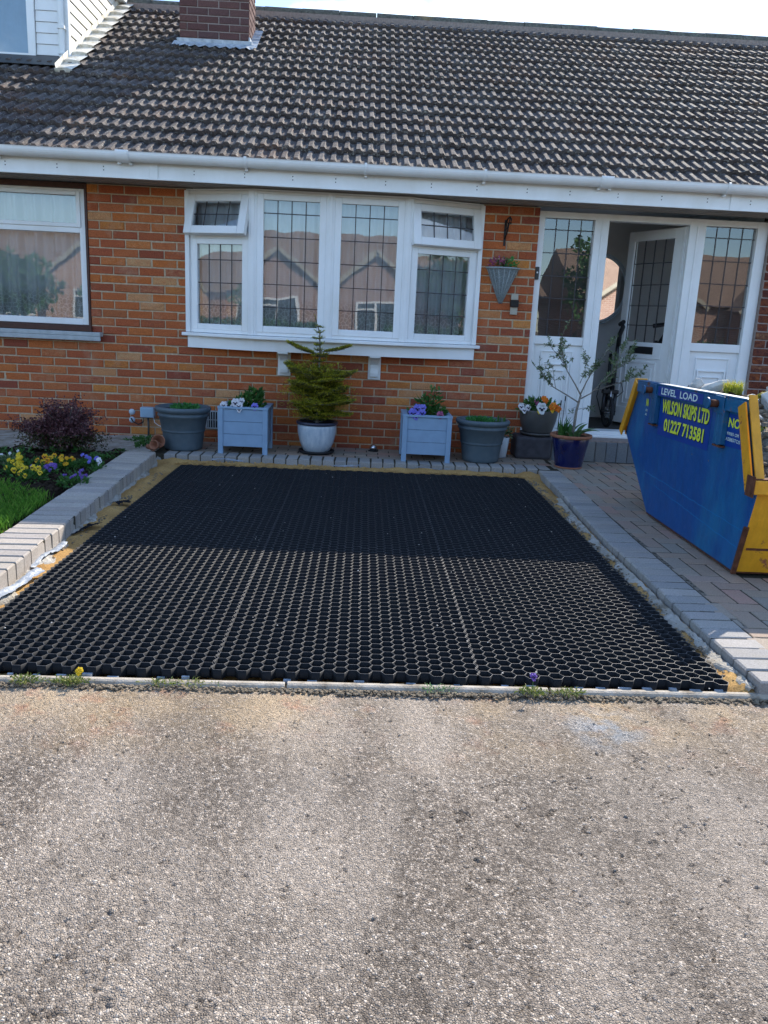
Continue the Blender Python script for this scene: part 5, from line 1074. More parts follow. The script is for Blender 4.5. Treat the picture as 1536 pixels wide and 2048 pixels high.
def strap(a, l, wd, lean, c=(0, 0), mat='leaf_blade'):
    mb = MB(); d = Vector((math.cos(a), math.sin(a), 0)); s = Vector((-math.sin(a), math.cos(a), 0)); n = 8; V = []
    for i in range(n+1):
        t = i/n; w_ = wd*math.sin(math.pi*(.12+.88*t)**.9)*.5*(1 if t < 1 else 0)+.001; p = Vector((c[0], c[1], 0))+d*(lean*l*t**1.5)+Vector((0, 0, l*(t-lean*.45*t*t)))
        V += [p-s*w_+Vector((0, 0, w_*.5)), p, p+s*w_+Vector((0, 0, w_*.5))]
    mb.add(V, [(3*i+k, 3*i+k+1, 3*i+k+4, 3*i+k+3) for i in range(n) for k in (0, 1)]); return mb.build('leaf', mat, yk, True)
for k in range(30): strap(random.uniform(0, 6.28), random.uniform(.10, .20), .014, random.uniform(.05, .45), (-.085+random.gauss(0, .02), -.04+random.gauss(0, .02)), 'leaf_green')
for a, l, wd, ln, c in ((2.8, .13, .05, 1.1, (-.02, -.05)), (-1.2, .15, .06, 1.1, (.02, -.06)), (-.2, .15, .055, 1.0, (.05, -.04)), (.6, .17, .045, .8, (.05, 0)), (-2.2, .12, .05, 1.2, (-.02, -.08)), (1.4, .14, .04, .7, (0, .03)), (-.7, .16, .06, 1.15, (.05, -.07)), (0.2, .18, .035, .7, (0, 0))): strap(a, l, wd, ln, c)
for dx, h, lb in ((-.115, .30, 'shorter thin dark cane standing in the dark blue pot'), (-.08, .34, 'taller thin dark cane standing in the dark blue pot')):
    mb = MB(); mb.tube([(0, 0, 0), (.012, 0, h)], .0028, 5); mb.tube([(.0105, 0, h-.045), (.012, 0, h)], .0055, 6); o = mb.build('plant_cane', 'black_matt', None, True); o.location = (1.83+dx, -.55, .275); tag(o, lb, 'cane')
so_ = thing('solar_light', 'small glass solar light on the path under the bay corbel', 'garden light', (0.125, -0.17, 0)); mb = MB(); mb.lathe([(0, .002), (.018, .003), (.032, .018), (.036, .035), (.03, .052), (.014, .062), (0, .064)], n=20); mb.build('globe', 'chrome', so_, True); mb = MB(); mb.lathe([(0, 0.0), (.045, .0), (.048, .008), (0, .012)], n=20); mb.build('base', 'black_matt', so_, True)
# broken terracotta by the kerb end
for (x, y, z, rz, ry, s, lb) in ((-1.745, -.60, .035, 20, 75, .05, 'broken red terracotta pot lying on its side at the far end of the kerb'), (-1.70, -.70, .03, -20, 80, .036, 'small round terracotta pot lying nearest the parking bay at the kerb end'), (-1.80, -.70, .015, 60, 90, .03, 'flat terracotta shard beside the tipped pots at the kerb end')):
    mb = MB(); mb.lathe([(s*.6, 0), (s, s*1.8), (s*1.15, s*1.8), (s*1.15, s*2.3), (s, s*2.3), (s*.55, s*.2), (0, s*.2), (0, 0)], n=24); o = mb.build('terracotta_pot', 'terracotta', None, True); o.location = (x, y, z+.03); o.rotation_euler = (0, R(ry), R(rz-90)); tag(o, lb, 'broken pot', 'broken terracotta by the kerb')
iv = MB(); tuft(iv, (-1.93, -.26, .02), .17, .10, .03, 260, .035, .022, .4); tuft(iv, (-1.86, -.55, .03), .08, .18, .03, 200, .03, .02, .4); o = iv.build('ivy', 'leaf_green', None, kind='stuff'); o['label'] = 'low ivy creeping over the path end under the junction box'; o['category'] = 'ivy'

# ------------------------------------------------------------ front garden on the left
def gz(X, Y): return 0.0*X
uneven('flower_bed', 'soil', -3.95, -1.66, -2.75, -0.85, 0.022, 0.05, 0.02, 9, 'structure', lambda X, Y: -0.10*np.clip((X+1.93-0.046*(Y+1))/0.08, 0, 1))
mb = MB()
for _ in range(900):
    y = random.uniform(-2.7, -.95); x = random.uniform(-3.3, -1.93-0.046*(y+1)); mb.rock((x, y, .035), random.uniform(.006, .018), (1, 1, .6))
o = mb.build('soil_clods', 'soil', None, kind='stuff'); o['label'] = 'crumbly earth clods on the flower bed behind the kerb'; o['category'] = 'soil'
mb = MB(); gy_ = lambda x: -2.45+0.28*math.sin(x*2.1+1)-0.35*max(0, x+2.3)
for _ in range(30000):
    y = random.uniform(-4.95, -2.2); xr = -1.93-0.046*(y+1)-0.005; x = random.uniform(-3.2, xr)
    if y > gy_(x)+random.gauss(0, .03): continue
    b = random.random()*6.28; h = random.uniform(.02, .055)*(1.25 if x > xr-.08 else 1); l = random.uniform(.1, .8)*h; s = .0022
    mb.add([(x-s*math.sin(b), y+s*math.cos(b), .02), (x+s*math.sin(b), y-s*math.cos(b), .02), (x+l*math.cos(b)*.4, y+l*math.sin(b)*.4, .02+h*.65), (x+l*math.cos(b), y+l*math.sin(b), .02+h)], [(0, 1, 2), (0, 2, 3)])
o = mb.build('lawn_grass', 'grass', None, kind='stuff'); o['label'] = 'short green lawn grass behind the left block kerb'; o['category'] = 'grass'
uneven('lawn', 'soil', -3.95, -1.70, -4.95, -2.3, 0.016, 0.012, 0.04, 19, 'structure', lambda X, Y: -0.12*np.clip((X+1.90-0.046*(Y+1))/0.05, 0, 1)-0.05*(Y > -2.5))
# purple barberry
bb = thing('barberry_shrub', 'dark purple-red shrub growing in the bed against the left wall', 'shrub', (-2.42, -0.95, .03)); wood = MB(); lf = MB(); lu = MB(); rr = random.Random(3)
for k in range(110):
    a = rr.uniform(0, 6.28); ln = rr.uniform(.10, .40); cx_ = math.cos(a)*ln; h = rr.uniform(.10, .44)*(1-.25*ln/.42)*(.66 if cx_ < -.08 else (1.0 if cx_ < .2 else .75)); tip = Vector((math.cos(a)*ln*1.02, math.sin(a)*ln*.7, h)); mid = tip*.5+Vector((rr.gauss(0, .03), rr.gauss(0, .03), .06)); wood.tube([(rr.gauss(0, .03), rr.gauss(0, .03), 0), mid, tip], [.004, .003, .0015], 4)
    for _ in range(170):
        t = rr.uniform(.25, 1.05); p = mid.lerp(tip, (t-.5)*2) if t > .5 else mid*(t*2); q = p+Vector((rr.gauss(0, .032), rr.gauss(0, .032), rr.gauss(0, .028)))
        leaf(lf if (q.z > .15 or rr.random() < .25) else lu, q, rv(), rv(), rr.uniform(.014, .026), rr.uniform(.010, .017))
wood.build('branches', 'bark', bb, True); lf.build('foliage', 'leaf_purple', bb); lu.build('lower_foliage', 'leaf_under', bb)
def clump(x, y, label, mat, n, sp, size, lm='leaf_green', fc=False, cat='flowers', lv_=200, h=.07):
    t = thing('pansy_plant', label, cat, (x, y, .03), 0, 'pansies in the flower bed'); mb = MB(); tuft(mb, (0, 0, .02), sp, sp, .035, lv_, .035, .018, .5); mb.build('leaves', lm, t)
    for _ in range(n): a = random.random()*6.28; q = sp*random.random()**.5; pansy(t, (q*math.cos(a), q*math.sin(a)*.9, h*random.uniform(.6, 1.25)), (random.gauss(0, .35), -1, random.uniform(.3, .9)), size*random.uniform(.85, 1.15), mat, face=fc)
clump(-2.43, -1.78, 'cluster of lemon and amber pansies at the left edge of the bed', 'petal_lemon', 9, .09, .030)
clump(-2.235, -1.70, 'deep orange-yellow pansies, fullest cluster in the middle of the bed', 'petal_yellow', 12, .10, .034, fc=True)
clump(-2.10, -1.72, 'amber pansies at the right-hand side of the yellow flower patch', 'petal_yellow', 8, .07, .032)
clump(-2.19, -2.15, 'pale lemon pansies nearest the lawn', 'petal_lemon', 10, .11, .032, fc=True)
clump(-2.36, -2.02, 'small mixed lemon pansies low on the left near the lawn edge', 'petal_lemon', 6, .07, .026)
clump(-2.17, -1.98, 'violet pansies between the orange and pale lemon ones', 'petal_violet', 12, .09, .028)
clump(-1.97, -1.62, 'lilac-blue pansies to the right of the amber cluster', 'petal_blue', 14, .08, .024)
clump(-1.88, -2.25, 'low violet flowers at the grass edge beside the kerb', 'petal_violet', 14, .10, .018)
clump(-1.86, -1.75, 'little white and violet violas on bare soil by the kerb', 'petal_white', 3, .05, .03, lv_=60)
clump(-2.55, -1.62, 'white-flowered trailing plant at the far left of the bed', 'petal_white', 4, .09, .022, 'leaf_olive')
mb = MB()
for _ in range(16): y = random.uniform(-2.1, -.9); tuft(mb, (random.uniform(-2.1, -1.93-0.046*(y+1)), y, .035), .06, .06, .02, 50, .02, .012, .4)
for _ in range(14): tuft(mb, (random.uniform(-3.2, -2.1), random.uniform(-1.6, -.95), .035), .07, .06, .04, 60, .03, .015, .4)
o = mb.build('ground_cover', 'leaf_green', None, kind='stuff'); o['label'] = 'small green ground cover seedlings on the flower bed'; o['category'] = 'ground cover'
# weeds along the edging
for x, n_, lb, fl in ((-1.10, 110, 'grassy weed at the left end of the concrete edging', None), (-0.945, 160, 'leafy weed with a yellow dandelion bloom at the concrete edging', 'petal_lemon'), (-0.63, 50, 'small green weed in front of the edging left of centre', None), (-0.535, 40, 'tiny yellowish weed just right of the small green weed', None), (0.63, 130, 'viola weed with one purple bloom at the edging on the right', 'petal_violet'), (0.77, 110, 'flat spreading weed right of the purple viola', None), (0.29, 40, 'grey-green sprig at the edging right of centre', None)):
    t = thing('weed', lb, 'weed', (x, -4.937+.0185*(x-.12), -.055), 0, 'weeds along the concrete edging'); mb = MB(); n_ = int(n_*.8); blades(mb, (0, .012, 0), .04, n_//2, .022, .0035, 1.4); tuft(mb, (0, .006, .006), .06, .016, .010, n_, .015, .006, .4); tuft(mb, (random.uniform(-.1, .1), .01, .004), .05, .012, .006, n_//2, .012, .005, .3); mb.build('leaves', 'leaf_blade' if 'grey' in lb else 'weed_leaf', t)
    if fl:
        if fl == 'petal_violet': pansy(t, (.0, .0, .065), (0, -1, .6), .024, fl, face=True); s_t = MB(); s_t.tube([(0, 0, 0), (0, 0, .06)], .0015, 4); s_t.build('stem', 'leaf_green', t)
        else: pansy(t, (.035, .0, .045), (0, -1, .6), .024, fl, face=False)

# ------------------------------------------------------------ pushchair-like folding scooter in the hall
bk = thing('folding_bike', 'black folding bike with front suspension standing in the hall behind the door leaf', 'bicycle', (2.44, 0.42, .246))
mb = MB(); mb.tube([(0.02, 0, .33), (0.03, 0, .62), (0.035, .02, .86)], [.024, .02, .018], 10); mb.build('stem', 'black_gloss', bk, True)
mb = MB(); mb.tube([(.035, .0, .80), (.02, -.05, .90), (.03, -.10, .98), (.04, -.06, 1.02), (.05, .06, 1.0)], .022, 8); mb.build('handlebar', 'black_matt', bk, True)
for s in (-1, 1):
    mb = MB(); mb.tube([(.0+.055*s, -.01, .12), (.005+.055*s, 0, .34)], [.019, .017], 10); mb.build('fork_leg', 'black_gloss', bk, True)
mb = MB(); mb.box(-.075, .085, -.03, .03, .33, .37); mb.box(-.07, .075, -.03, .02, .15, .165); mb.build('fork_crown', 'dark_iron', bk, bevel=.008)
mb = MB(); mb.tube([(0.0, -.05, .36), (-.0, -.05, .20)], .008, 8); mb.build('front_reflector', 'chrome', bk, True)
mb = MB(); n = 32; mb.tube([(0, .155*math.cos(6.2832*k/n), .157+.140*math.sin(6.2832*k/n)) for k in range(n+1)], .019, 8, cap=False); mb.build('tyre', 'black_matt', bk, True)
mb = MB(); mb.tube([(-.05, 0, .15), (.05, 0, .15)], .018, 10)
for k in range(8): mb.tube([(0, 0, .157), (0, .14*math.cos(k*.785), .157+.13*math.sin(k*.785))], .002, 4)
mb.build('hub', 'chrome', bk, True)
mb = MB(); mb.tube([(0.02, -.02, .42), (-.05, -.05, .46), (-.12, -.05, .42), (-.135, -.04, .30), (-.07, -.01, .14)], .005, 5); mb.tube([(0.03, -.02, .44), (.09, -.05, .44), (.12, -.04, .36), (.07, -.02, .3)], .004, 5); mb.build('brake_cable', 'black_matt', bk, True)
mb = MB(); mb.tube([(.03, .03, .45), (.10, .30, .40), (.14, .55, .36)], .024, 8); mb.tube([(.14, .55, .15), (.14, .55, .5), (.14, .56, .7)], .016, 8); mb.build('bike_frame', 'black_gloss', bk, True)

# ------------------------------------------------------------ skip
SXo = 1.92; SXi = 3.22
skip = thing('skip', 'blue and yellow builder\'s skip with a phone number, heaped with rubble on the block paving', 'skip', (0, 0, 0))
side = [(-2.34, 0.02), (-3.63, 0.02), (-3.745, 0.485), (-3.55, 0.875), (-1.945, 0.850), (-1.74, 0.48)]
TX = lambda x: Matrix.Translation((x, 0, 0)) @ Matrix(((0, 0, 1, 0), (1, 0, 0, 0), (0, 1, 0, 0), (0, 0, 0, 1)))
for x in (SXo, SXi-.006): mb = MB(); mb.prism(side, 0.006, TX(x)); mb.build('side_plate', 'skip_blue', skip)
def ybar(mb, a, b, x0, x1, th):   # plate from a to b in the side profile, spanning x0..x1
    (ya, za), (yb, zb) = a, b; d = Vector((0, yb-ya, zb-za)).normalized(); n = Vector((0, -d.z, d.y))*th
    A_ = Vector((0, ya, za)); B_ = Vector((0, yb, zb)); X0 = Vector((x0, 0, 0)); X1 = Vector((x1, 0, 0))
    mb.add([A_+X0, A_+X1, B_+X1, B_+X0, A_+n+X0, A_+n+X1, B_+n+X1, B_+n+X0], [(0, 3, 2, 1), (4, 5, 6, 7), (0, 1, 5, 4), (3, 7, 6, 2), (0, 4, 7, 3), (1, 2, 6, 5)])
mb = MB(); ybar(mb, (-3.625, 0.025), (-3.735, 0.47), SXo+.006, SXi-.006, .006); mb.build('end_plate', 'skip_yellow', skip, label='near yellow end plate')
mb = MB(); ybar(mb, (-1.76, 0.475), (-2.345, 0.025), SXo+.006, SXi-.006, .006); mb.build('end_plate', 'skip_yellow', skip)
mb = MB(); mb.box(SXo, SXi, -3.62, -2.34, 0.012, .022); mb.build('floor_plate', 'rust', skip)
mb = MB(); mb.box(SXo-.028, SXo-.002, -3.55, -1.955, .795, .862); mb.box(SXo-.028, SXo+.035, -3.555, -1.95, .862, .874)
mb2 = MB(); mb2.box(SXi+.001, SXi+.028, -3.55, -1.955, .795, .862); mb2.box(SXi-.035, SXi+.028, -3.555, -1.95, .862, .874)
# rails follow the slight fall of the rim
def tiltv(b): b.v = [(x, y, z+(-y-1.945)*0.0156-0.012) for x, y, z in b.v]; return b
tiltv(mb).build('top_rail', 'skip_teal', skip, bevel=.004); tiltv(mb2).build('top_rail', 'skip_teal', skip, bevel=.004)
mb = MB(); ybar(mb, (-3.575, .905), (-3.785, .49), SXo-.034, SXo+.008, -.012); mb.build('corner_flange', 'skip_yellow', skip, bevel=.002)
mb = MB(); ybar(mb, (-3.552, .872), (-3.752, .482), SXo-.034, SXo-.026, .075); mb.build('corner_flange', 'skip_yellow', skip)
mb = MB(); ybar(mb, (-1.92, .865), (-1.70, .478), SXo-.034, SXo+.052, .012); mb.build('corner_flange', 'skip_yellow', skip, bevel=.002)
mb = MB(); ybar(mb, (-1.92, .862), (-1.705, .478), SXo-.036, SXo-.026, -.05); mb.build('corner_flange', 'skip_yellow', skip)
mb = MB(); mb.box(SXo-.045, SXi+.03, -3.80, -3.745, .455, .525); mb.build('end_lip', 'skip_yellow', skip, bevel=.006)
mb = MB(); mb.box(SXo-.046, SXi+.03, -3.795, -3.75, .5255, .531); mb.box(SXo-.050, SXo-.0455, -3.80, -3.72, .44, .54); mb.build('lip_wear', 'rust', skip)
mb = MB(); mb.box(SXo+.0, SXi+.03, -1.77, -1.72, .455, .515); mb.build('end_lip', 'skip_yellow', skip, bevel=.006)
mb = MB(); ybar(mb, (-3.634, .01), (-3.70, .27), SXo-.012, SXo+.012, -.014); mb.build('corner_seam', 'rust', skip)
for x in (2.05, 2.35, 2.75): mb = MB(); ybar(mb, (-3.68, .22), (-3.745, .455), x-.02, x+.02, -.03); mb.build('end_rib', 'skip_yellow', skip, bevel=.004)
mb = MB(); ybar(mb, (-3.663, .145), (-3.666, .157), SXo+.03, SXi-.03, -.006); mb.build('end_fold', 'rust', skip)
mb = MB(); T = Matrix.Translation((2.07, -3.692, .255)); mb.add([T @ Vector(p) for p in ((0, 0, 0), (.22, 0, 0), (.22, -.022, .09))], [(0, 1, 2)]); mb.build('reflective_marking', 'reflector_red', skip)
mb = MB(); T = Matrix.Translation((2.09, -3.738, .42)); mb.add([T @ Vector(p) for p in ((.22, 0, 0), (.22, -.01, .03), (.0, -.01, .03))], [(0, 1, 2)]); mb.build('reflective_marking', 'reflector_red', skip)
for yc, zc in ((-2.235, .80), (-3.225, .815)):    # lifting lugs with their channel posts
    mb = MB(); mb.box(SXo-.032, SXo-.001, yc-.055, yc-.02, zc-.19, zc); mb.box(SXo-.032, SXo-.001, yc-.11, yc-.085, zc-.19, zc); mb.box(SXo-.030, SXo-.001, yc-.085, yc-.055, zc-.195, zc-.001); mb.build('post', 'skip_teal', skip, bevel=.003)
    mb = MB(); mb.box(SXo-.031, SXo-.001, yc-.112, yc-.018, zc-.205, zc-.1965); mb.build('post_foot', 'rust', skip)
    lug = part('lifting_lug', skip); mb = MB(); mb.tube([(SXo-.02, yc-.03, zc+.018), (SXo-.085, yc-.03, zc+.018)], .020, 14); mb.build('lug_pin', 'rust', lug, True)
    mb = MB(); mb.lathe([(0, 0), (.030, 0), (.030, .010), (0, .010)], n=20); o = mb.build('lug_plate', 'skip_teal', lug, bevel=.002); o.location = (SXo-.085, yc-.03, zc+.018); o.rotation_euler = (0, R(-90), 0)
    mb = MB(); mb.box(SXo-.036, SXo-.0285, yc-.10, yc+.01, zc-.03, zc+.06); mb.build('lug_mount', 'skip_teal', lug, bevel=.003)
# painted signs
mb = MB(); mb.box(SXo-.0295, SXo-.0285, -3.05, -2.36, .80, .858); mb = tiltv(mb); mb.build('label_panel', 'skip_label', skip)
mb = MB(); mb.add([(SXo-.0015, -2.36, .775), (SXo-.0015, -3.13, .79), (SXo-.0015, -3.13, .56), (SXo-.0015, -2.36, .545)], [(0, 1, 2, 3)]); mb.build('label_panel', 'skip_label', skip)
mb = MB(); mb.add([(SXo-.0015, -3.315, .79), (SXo-.0015, -3.53, .795), (SXo-.0015, -3.60, .63), (SXo-.0015, -3.315, .62)], [(0, 1, 2, 3)]); mb.build('label_panel', 'skip_label', skip)
def lettering(txt, y0, z0, y1, z1, h, mat, name='lettering', bold=.0, x=SXo-.003, shadow=None, shear=0):
    """text from (y0,z0) baseline start to (y1,z1) baseline end on the skip side, cap height h"""
    cu = bpy.data.curves.new('t', 'FONT'); cu.body = txt; cu.size = 1; cu.offset = bold; cu.extrude = .0; cu.resolution_u = 3; cu.shear = shear
    ob = bpy.data.objects.new('t', cu); col.objects.link(ob); dg = bpy.context.evaluated_depsgraph_get(); me = bpy.data.meshes.new_from_object(ob.evaluated_get(dg)); bpy.data.objects.remove(ob)
    xs = [v.co.x for v in me.vertices]; ys = [v.co.y for v in me.vertices]; xa, xb, ya, yb = min(xs), max(xs), min(ys), max(ys)
    for v in me.vertices:
        u = (v.co.x-xa)/(xb-xa); vv = (v.co.y-ya)/(yb-ya); v.co = Vector((x, y0+(y1-y0)*u, z0+(z1-z0)*u+h*vv))
    me.materials.clear(); me.materials.append(M[mat]); o = link(me, name, skip); return o
lettering('LEVEL  LOAD', -2.42, .805, -2.98, .812, .042, 'letter_white', bold=.02, x=SXo-.0305)
for dy, dz, mt, x in ((-.006, -.005, 'letter_dark', SXo-.0025), (0, 0, 'letter_yellow', SXo-.0035)):
    lettering('WILSON SKIPS LTD', -2.395+dy, .690+dz, -3.105+dy, .70+dz, .086, mt, bold=.035, x=x, shear=0)
    lettering('01227 713581', -2.46+dy, .580+dz, -3.06+dy, .592+dz, .080, mt, bold=.035, x=x)
lettering('NO', -3.345, .722, -3.475, .724, .050, 'letter_yellow', bold=.03)
lettering('FIRES OR', -3.345, .682, -3.48, .683, .016, 'letter_white', bold=.01); lettering('ASBESTOS', -3.335, .652, -3.50, .653, .018, 'letter_white', bold=.01)
lettering('N', -2.10, .70, -2.14, .70, .05, 'letter_yellow', bold=.03); lettering('FI', -2.105, .665, -2.135, .665, .016, 'letter_white', bold=.01); lettering('AS', -2.10, .638, -2.135, .638, .016, 'letter_white', bold=.01)
mb = MB()
for p, q in (((-2.20, .275), (-3.69, .243)), ((-2.42, .218), (-3.655, .145))):
    n = 26; P = [(p[0]+(q[0]-p[0])*i/n, p[1]+(q[1]-p[1])*i/n+random.uniform(-.003, .003)) for i in range(n+1)]
    for (a, b), (c, d) in zip(P[:-1], P[1:]): w_ = .0018; mb.add([(SXo-.0012, a, b-w_), (SXo-.0012, c, d-w_), (SXo-.0012, c, d+w_), (SXo-.0012, a, b+w_)], [(0, 1, 2, 3)])
for _ in range(110):
    y = random.uniform(-3.6, -2.2); z = random.uniform(.06, .5); l = random.uniform(.008, .03); w_ = random.uniform(.0008, .003); mb.add([(SXo-.0012, y, z), (SXo-.0012, y-w_, z), (SXo-.0012, y-w_, z+l), (SXo-.0012, y, z+l)], [(0, 1, 2, 3)])
mb.build('scratches', 'skip_scratch', skip, kind='stuff')
# load
mb = MB()
def heap(u, v):
    x = SXo+.02+(SXi-SXo-.04)*u; y = -3.72+1.92*v; e = min(1, 6*u, 6*(1-u)); c = min(1, v*2.2); f = max(0, min(1, (1-v)*5))
    z = .52*f+.30*c**.8*e*f+.05*math.sin(u*9+1)*math.sin(v*11)*e+random.uniform(-.012, .012)-.02*(1-e); lo = (y+2.34)*.77+.06 if y > -2.34 else ((-3.63-y)*4+.06 if y < -3.63 else 0)
    return (x, y, max(z, lo))
mb.sheet(60, 80, heap); o = mb.build('soil_heap', 'rubble', None, True); tag(o, 'loose brown rubble and earth heaped inside the skip', 'rubble'); o['kind'] = 'stuff'
mb = MB()
for _ in range(900):
    u = random.random(); v = random.random()*.93; p = heap(u, v); mb.rock((p[0], p[1], p[2]+.004), random.uniform(.008, .03), (1, 1, .7))
o = mb.build('rubble_pieces', 'dirt', None, kind='stuff'); o['label'] = 'small stones and crumbs scattered over the load in the skip'; o['category'] = 'rubble'
for x, y, z, s, lb in ((2.10, -2.44, .855, .06, 'pale concrete lump showing above the middle of the skip rail'), (2.10, -2.71, .875, .075, 'pink-white flat stone against the rail left of the grass clod'), (2.75, -2.25, .80, .12, 'large white stone slab on the load behind the grass clod'), (2.35, -2.95, .80, .12, 'big pale boulder at the right edge of the photo in the skip'), (2.15, -3.12, .74, .05, 'grey stone resting just inside the near corner flange'), (2.25, -2.90, .83, .06, 'cream stone right of the grass clod in the skip')):
    mb = MB(); mb.rock((0, 0, 0), s, (1.1, .9, .6)); o = mb.build('concrete_lump', 'stone_pale', None, bevel=.006); o.location = (x, y, z); o.rotation_euler = (random.random(), random.random(), 3*random.random()); tag(o, lb, 'stone', 'pale lumps of stone in the skip')
t = thing('grass_clod', 'bright yellow-green clump of grass lying on top of the skip load', 'grass clump', (2.14, -2.86, .86)); mb = MB(); blades(mb, (0, 0, 0), .05, 420, .085, .004, .9); mb.build('blades', 'grass_yellow', t); mb = MB(); mb.rock((0, 0, -.02), .06, (1.2, 1.2, .6)); mb.build('root_ball', 'soil', t)
t = thing('grass_clod', 'moss-green clump of weeds hanging just inside the near end of the skip', 'grass clump', (2.17, -3.26, .655)); mb = MB(); tuft(mb, (0, 0, 0), .06, .05, .06, 380, .03, .01, .3); mb.build('blades', 'grass_yellow', t); mb = MB(); mb.rock((0, 0, -.04), .06, (1.2, 1, .7)); mb.build('root_ball', 'soil', t)
t = thing('dry_roots', 'dry straw-coloured roots trailing right of the grass clump on the skip', 'roots', (2.22, -2.95, .85)); mb = MB()
for _ in range(60): a = random.uniform(-.9, .5); l = random.uniform(.05, .13); mb.tube([(0, 0, 0), (l*.6*math.cos(a), l*.3*math.sin(a), .03*random.random()), (l*math.cos(a), l*.4*math.sin(a), random.uniform(-.02, .05))], .0012, 3)
mb.build('strands', 'grass_yellow', t)

# ------------------------------------------------------------ across the road: what the windows mirror
def far_house(name, label, x, y, W_, D_, pitch_w, wallm, gabs, gw):
    t = thing(name, label, 'house', (x, y, -.1)); mb = MB(); H1 = 2.45; R1 = 4.7
    mb.box(-W_/2, W_/2, -D_, 0, 0, H1); mb.build('wall', wallm, t)
    mb = MB(); mb.add([(-W_/2-.3, .35, H1-.05), (W_/2+.3, .35, H1-.05), (W_/2+.3, -D_/2, R1), (-W_/2-.3, -D_/2, R1), (-W_/2-.3, -D_-.35, H1-.05), (W_/2+.3, -D_-.35, H1-.05)], [(0, 1, 2, 3), (3, 2, 5, 4), (0, 3, 4), (1, 5, 2)]); mb.build('roof', 'far_roof', t)
    gh = H1+gw*.36
    for gx_ in gabs:
        mb = MB(); mb.add([(gx_-gw/2, 1.2, 0), (gx_+gw/2, 1.2, 0), (gx_+gw/2, 1.2, H1), (gx_, 1.2, gh), (gx_-gw/2, 1.2, H1), (gx_-gw/2, -1, 0), (gx_+gw/2, -1, 0), (gx_+gw/2, -1, H1), (gx_-gw/2, -1, H1)], [(0, 1, 2, 3, 4), (0, 4, 8, 5), (1, 6, 7, 2)]); mb.build('gable_wall', wallm, t)
        mb = MB()
        for s in (-1, 1): mb.add([(gx_, 1.42, gh+.06), (gx_+s*(gw/2+.3), 1.42, H1-.17), (gx_+s*(gw/2+.3), -2.5, H1-.17), (gx_, -2.5, gh+.06)], [(0, 1, 2, 3)])
        mb.build('gable_roof', 'far_roof', t)
        mb = MB()
        for s in (-1, 1): mb.bar((gx_, 1.44, gh), (gx_+s*(gw/2+.3), 1.44, H1-.22), .03, .16)
        mb.build('bargeboard', 'beige_plastic', t)
    wins = [(g_x, .75, gw*.45, 1.15, 1.2) for g_x in gabs]+[(gabs[0]-gw/2-1.6, .8, 1.6, 1.1, 0), (gabs[-1]+gw/2+1.5, .8, 1.5, 1.1, 0)]
    for wx, wz, ww, wh, yy in wins:
        if abs(wx) > W_/2-.6: continue
        wdw = part('window', t); mb = MB(); rect_frame(mb, wx-ww/2, wx+ww/2, wz, wz+wh, .08, yy-.02, yy+.06); mb.box(wx-.04, wx+.04, yy-.01, yy+.05, wz+.08, wz+wh-.08); mb.box(wx-ww/2+.08, wx-.04, yy-.01, yy+.05, wz+wh*.7, wz+wh*.76); mb.build('frame', 'white_plastic', wdw)
        mb = MB(); mb.box(wx-ww/2+.05, wx+ww/2-.05, yy-.01, yy+.01, wz+.05, wz+wh-.05); mb.build('pane', 'far_glass', wdw)
q = NT('far_roof'); bt = N(q.t, 'ShaderNodeTexBrick'); bt.inputs['Scale'].default_value = 3; bt.inputs['Color1'].default_value = (.30, .20, .14, 1); bt.inputs['Color2'].default_value = (.36, .25, .18, 1); bt.inputs['Mortar'].default_value = (.06, .04, .03, 1); q.l(q.pos(), bt.inputs[0]); q.col(bt.outputs[0]); q.rough(.9)
def far_brick(name, a, b):
    q = NT(name); mp_ = N(q.t, 'ShaderNodeMapping'); mp_.inputs['Rotation'].default_value = (R(90), 0, 0); q.l(q.pos(), mp_.inputs[0]); bt = N(q.t, 'ShaderNodeTexBrick'); bt.inputs['Scale'].default_value = 1
    bt.inputs['Brick Width'].default_value = .225; bt.inputs['Row Height'].default_value = .075; bt.inputs['Mortar Size'].default_value = .008; bt.inputs['Color1'].default_value = (*a, 1); bt.inputs['Color2'].default_value = (*b, 1); bt.inputs['Mortar'].default_value = (.5, .42, .36, 1); q.l(mp_.outputs[0], bt.inputs[0]); q.col(bt.outputs[0]); q.rough(.9)
far_brick('far_brick_red', (.27, .15, .115), (.34, .20, .15)); far_brick('far_brick_tan', (.50, .30, .18), (.42, .22, .13)); simple('far_glass', (.05, .07, .08), .1, .6); simple('far_tree', (.04, .07, .03), .9, .2, var=.6, scale=6)
far_house('far_house', 'red brick bungalow across the road mirrored in the middle bay panes', 1.2, -24.5, 11, 8, 0, 'far_brick_red', (-4.4, -0.8), 3.2)
far_house('far_house', 'red brick bungalow across the road mirrored in the entrance sidelights', 14.2, -25.5, 11, 8, 0, 'far_brick_red', (-3.0, 2.5), 3.8)
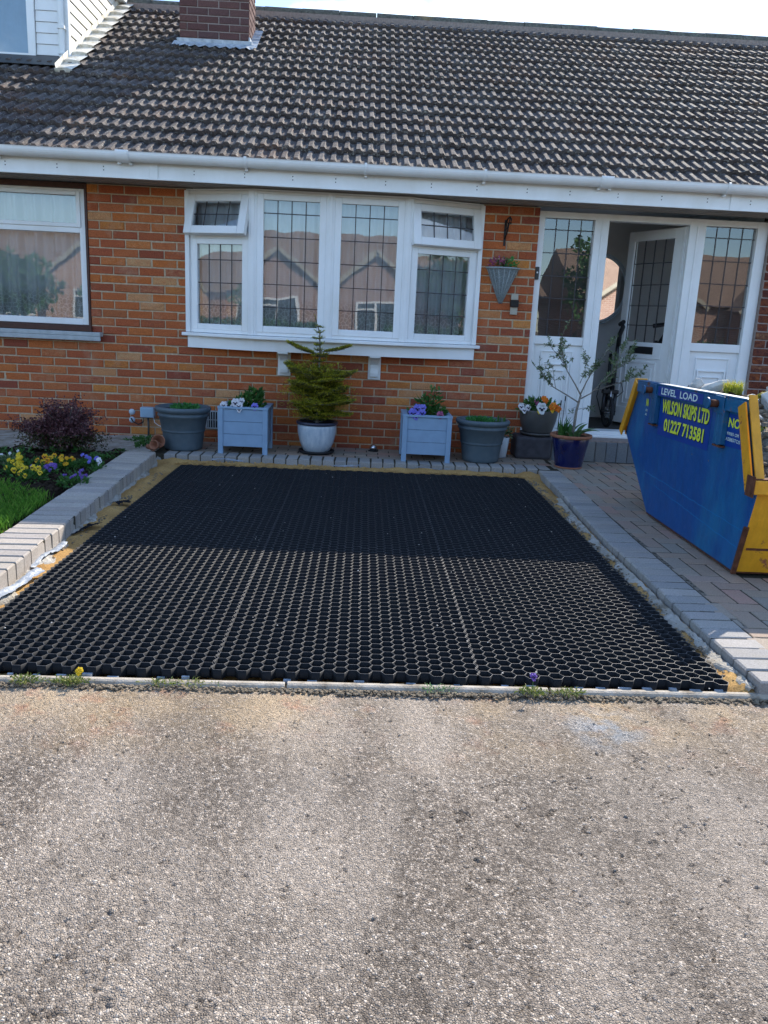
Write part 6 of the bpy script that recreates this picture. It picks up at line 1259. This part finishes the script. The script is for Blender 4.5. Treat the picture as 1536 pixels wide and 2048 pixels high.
far_house('far_house', 'tan brick bungalow across the road mirrored in the left window', -13.0, -26, 12, 8, 0, 'far_brick_tan', (2.6,), 4.0)
far_house('far_house', 'tan brick bungalow far to the left across the road', -27.5, -24, 12, 8, 0, 'far_brick_tan', (-2.6,), 4.0)
far_house('far_house', 'red brick bungalow far to the right across the road', 29.5, -25, 12, 8, 0, 'far_brick_red', (-2.0,), 4.0)
mb = MB(); mb.box(-40, 40, -21.5, -13, -.3, -.055); o = mb.build('far_verge', 'grass'); struct(o)
def far_tree(x, y, h, rad, label):
    t = thing('tree', label, 'tree', (x, y, -.1)); mb = MB(); mb.tube([(0, 0, 0), (.1, 0, h*.3), (0, .1, h*.7)], [.16, .12, .05], 7); mb.build('trunk', 'bark', t); mb = MB()
    for _ in range(5000): v = rv(); k = random.random()**.4; bx = .75+.4*math.sin(v.x*5+x)*math.sin(v.z*6+v.y*4); p = Vector((v.x*rad*k*bx, v.y*rad*k*bx, h*.62+v.z*h*.40*k*bx)); leaf(mb, p, rv(), rv(), .20, .13)
    mb.build('crown', 'leaf_green', t)
far_tree(-8.2, -20.5, 3.0, 1.5, 'dark round tree across the road mirrored in the left window'); far_tree(-4.6, -19.0, 1.8, 1.0, 'low bush across the road mirrored in the left bay panes'); far_tree(8.3, -21, 4.6, 1.6, 'leafy tree between the far bungalows mirrored in the left sidelight'); far_tree(-11.5, -19.5, 2.9, 1.7, 'tall dark tree across the road at the far left'); far_tree(-21.0, -20.5, 3.6, 2.0, 'broad dark tree across the road mirrored in the angled left bay section'); far_tree(19.5, -21, 4.4, 2.0, 'broad dark tree across the road mirrored in the angled right bay section')
hd = MB()
for _ in range(26000): x = random.choice((random.uniform(-3.4, -1.2), random.uniform(.6, 4.5), random.uniform(9, 24), random.uniform(-27, -14))); leaf(hd, (x, -19.6+random.gauss(0, .25), random.uniform(-.05, .95)), rv(), rv(), .14, .09)
o = hd.build('hedge', 'leaf_green', None, kind='stuff'); o['label'] = 'clipped low hedge across the road mirrored low in the bay panes'; o['category'] = 'hedge'
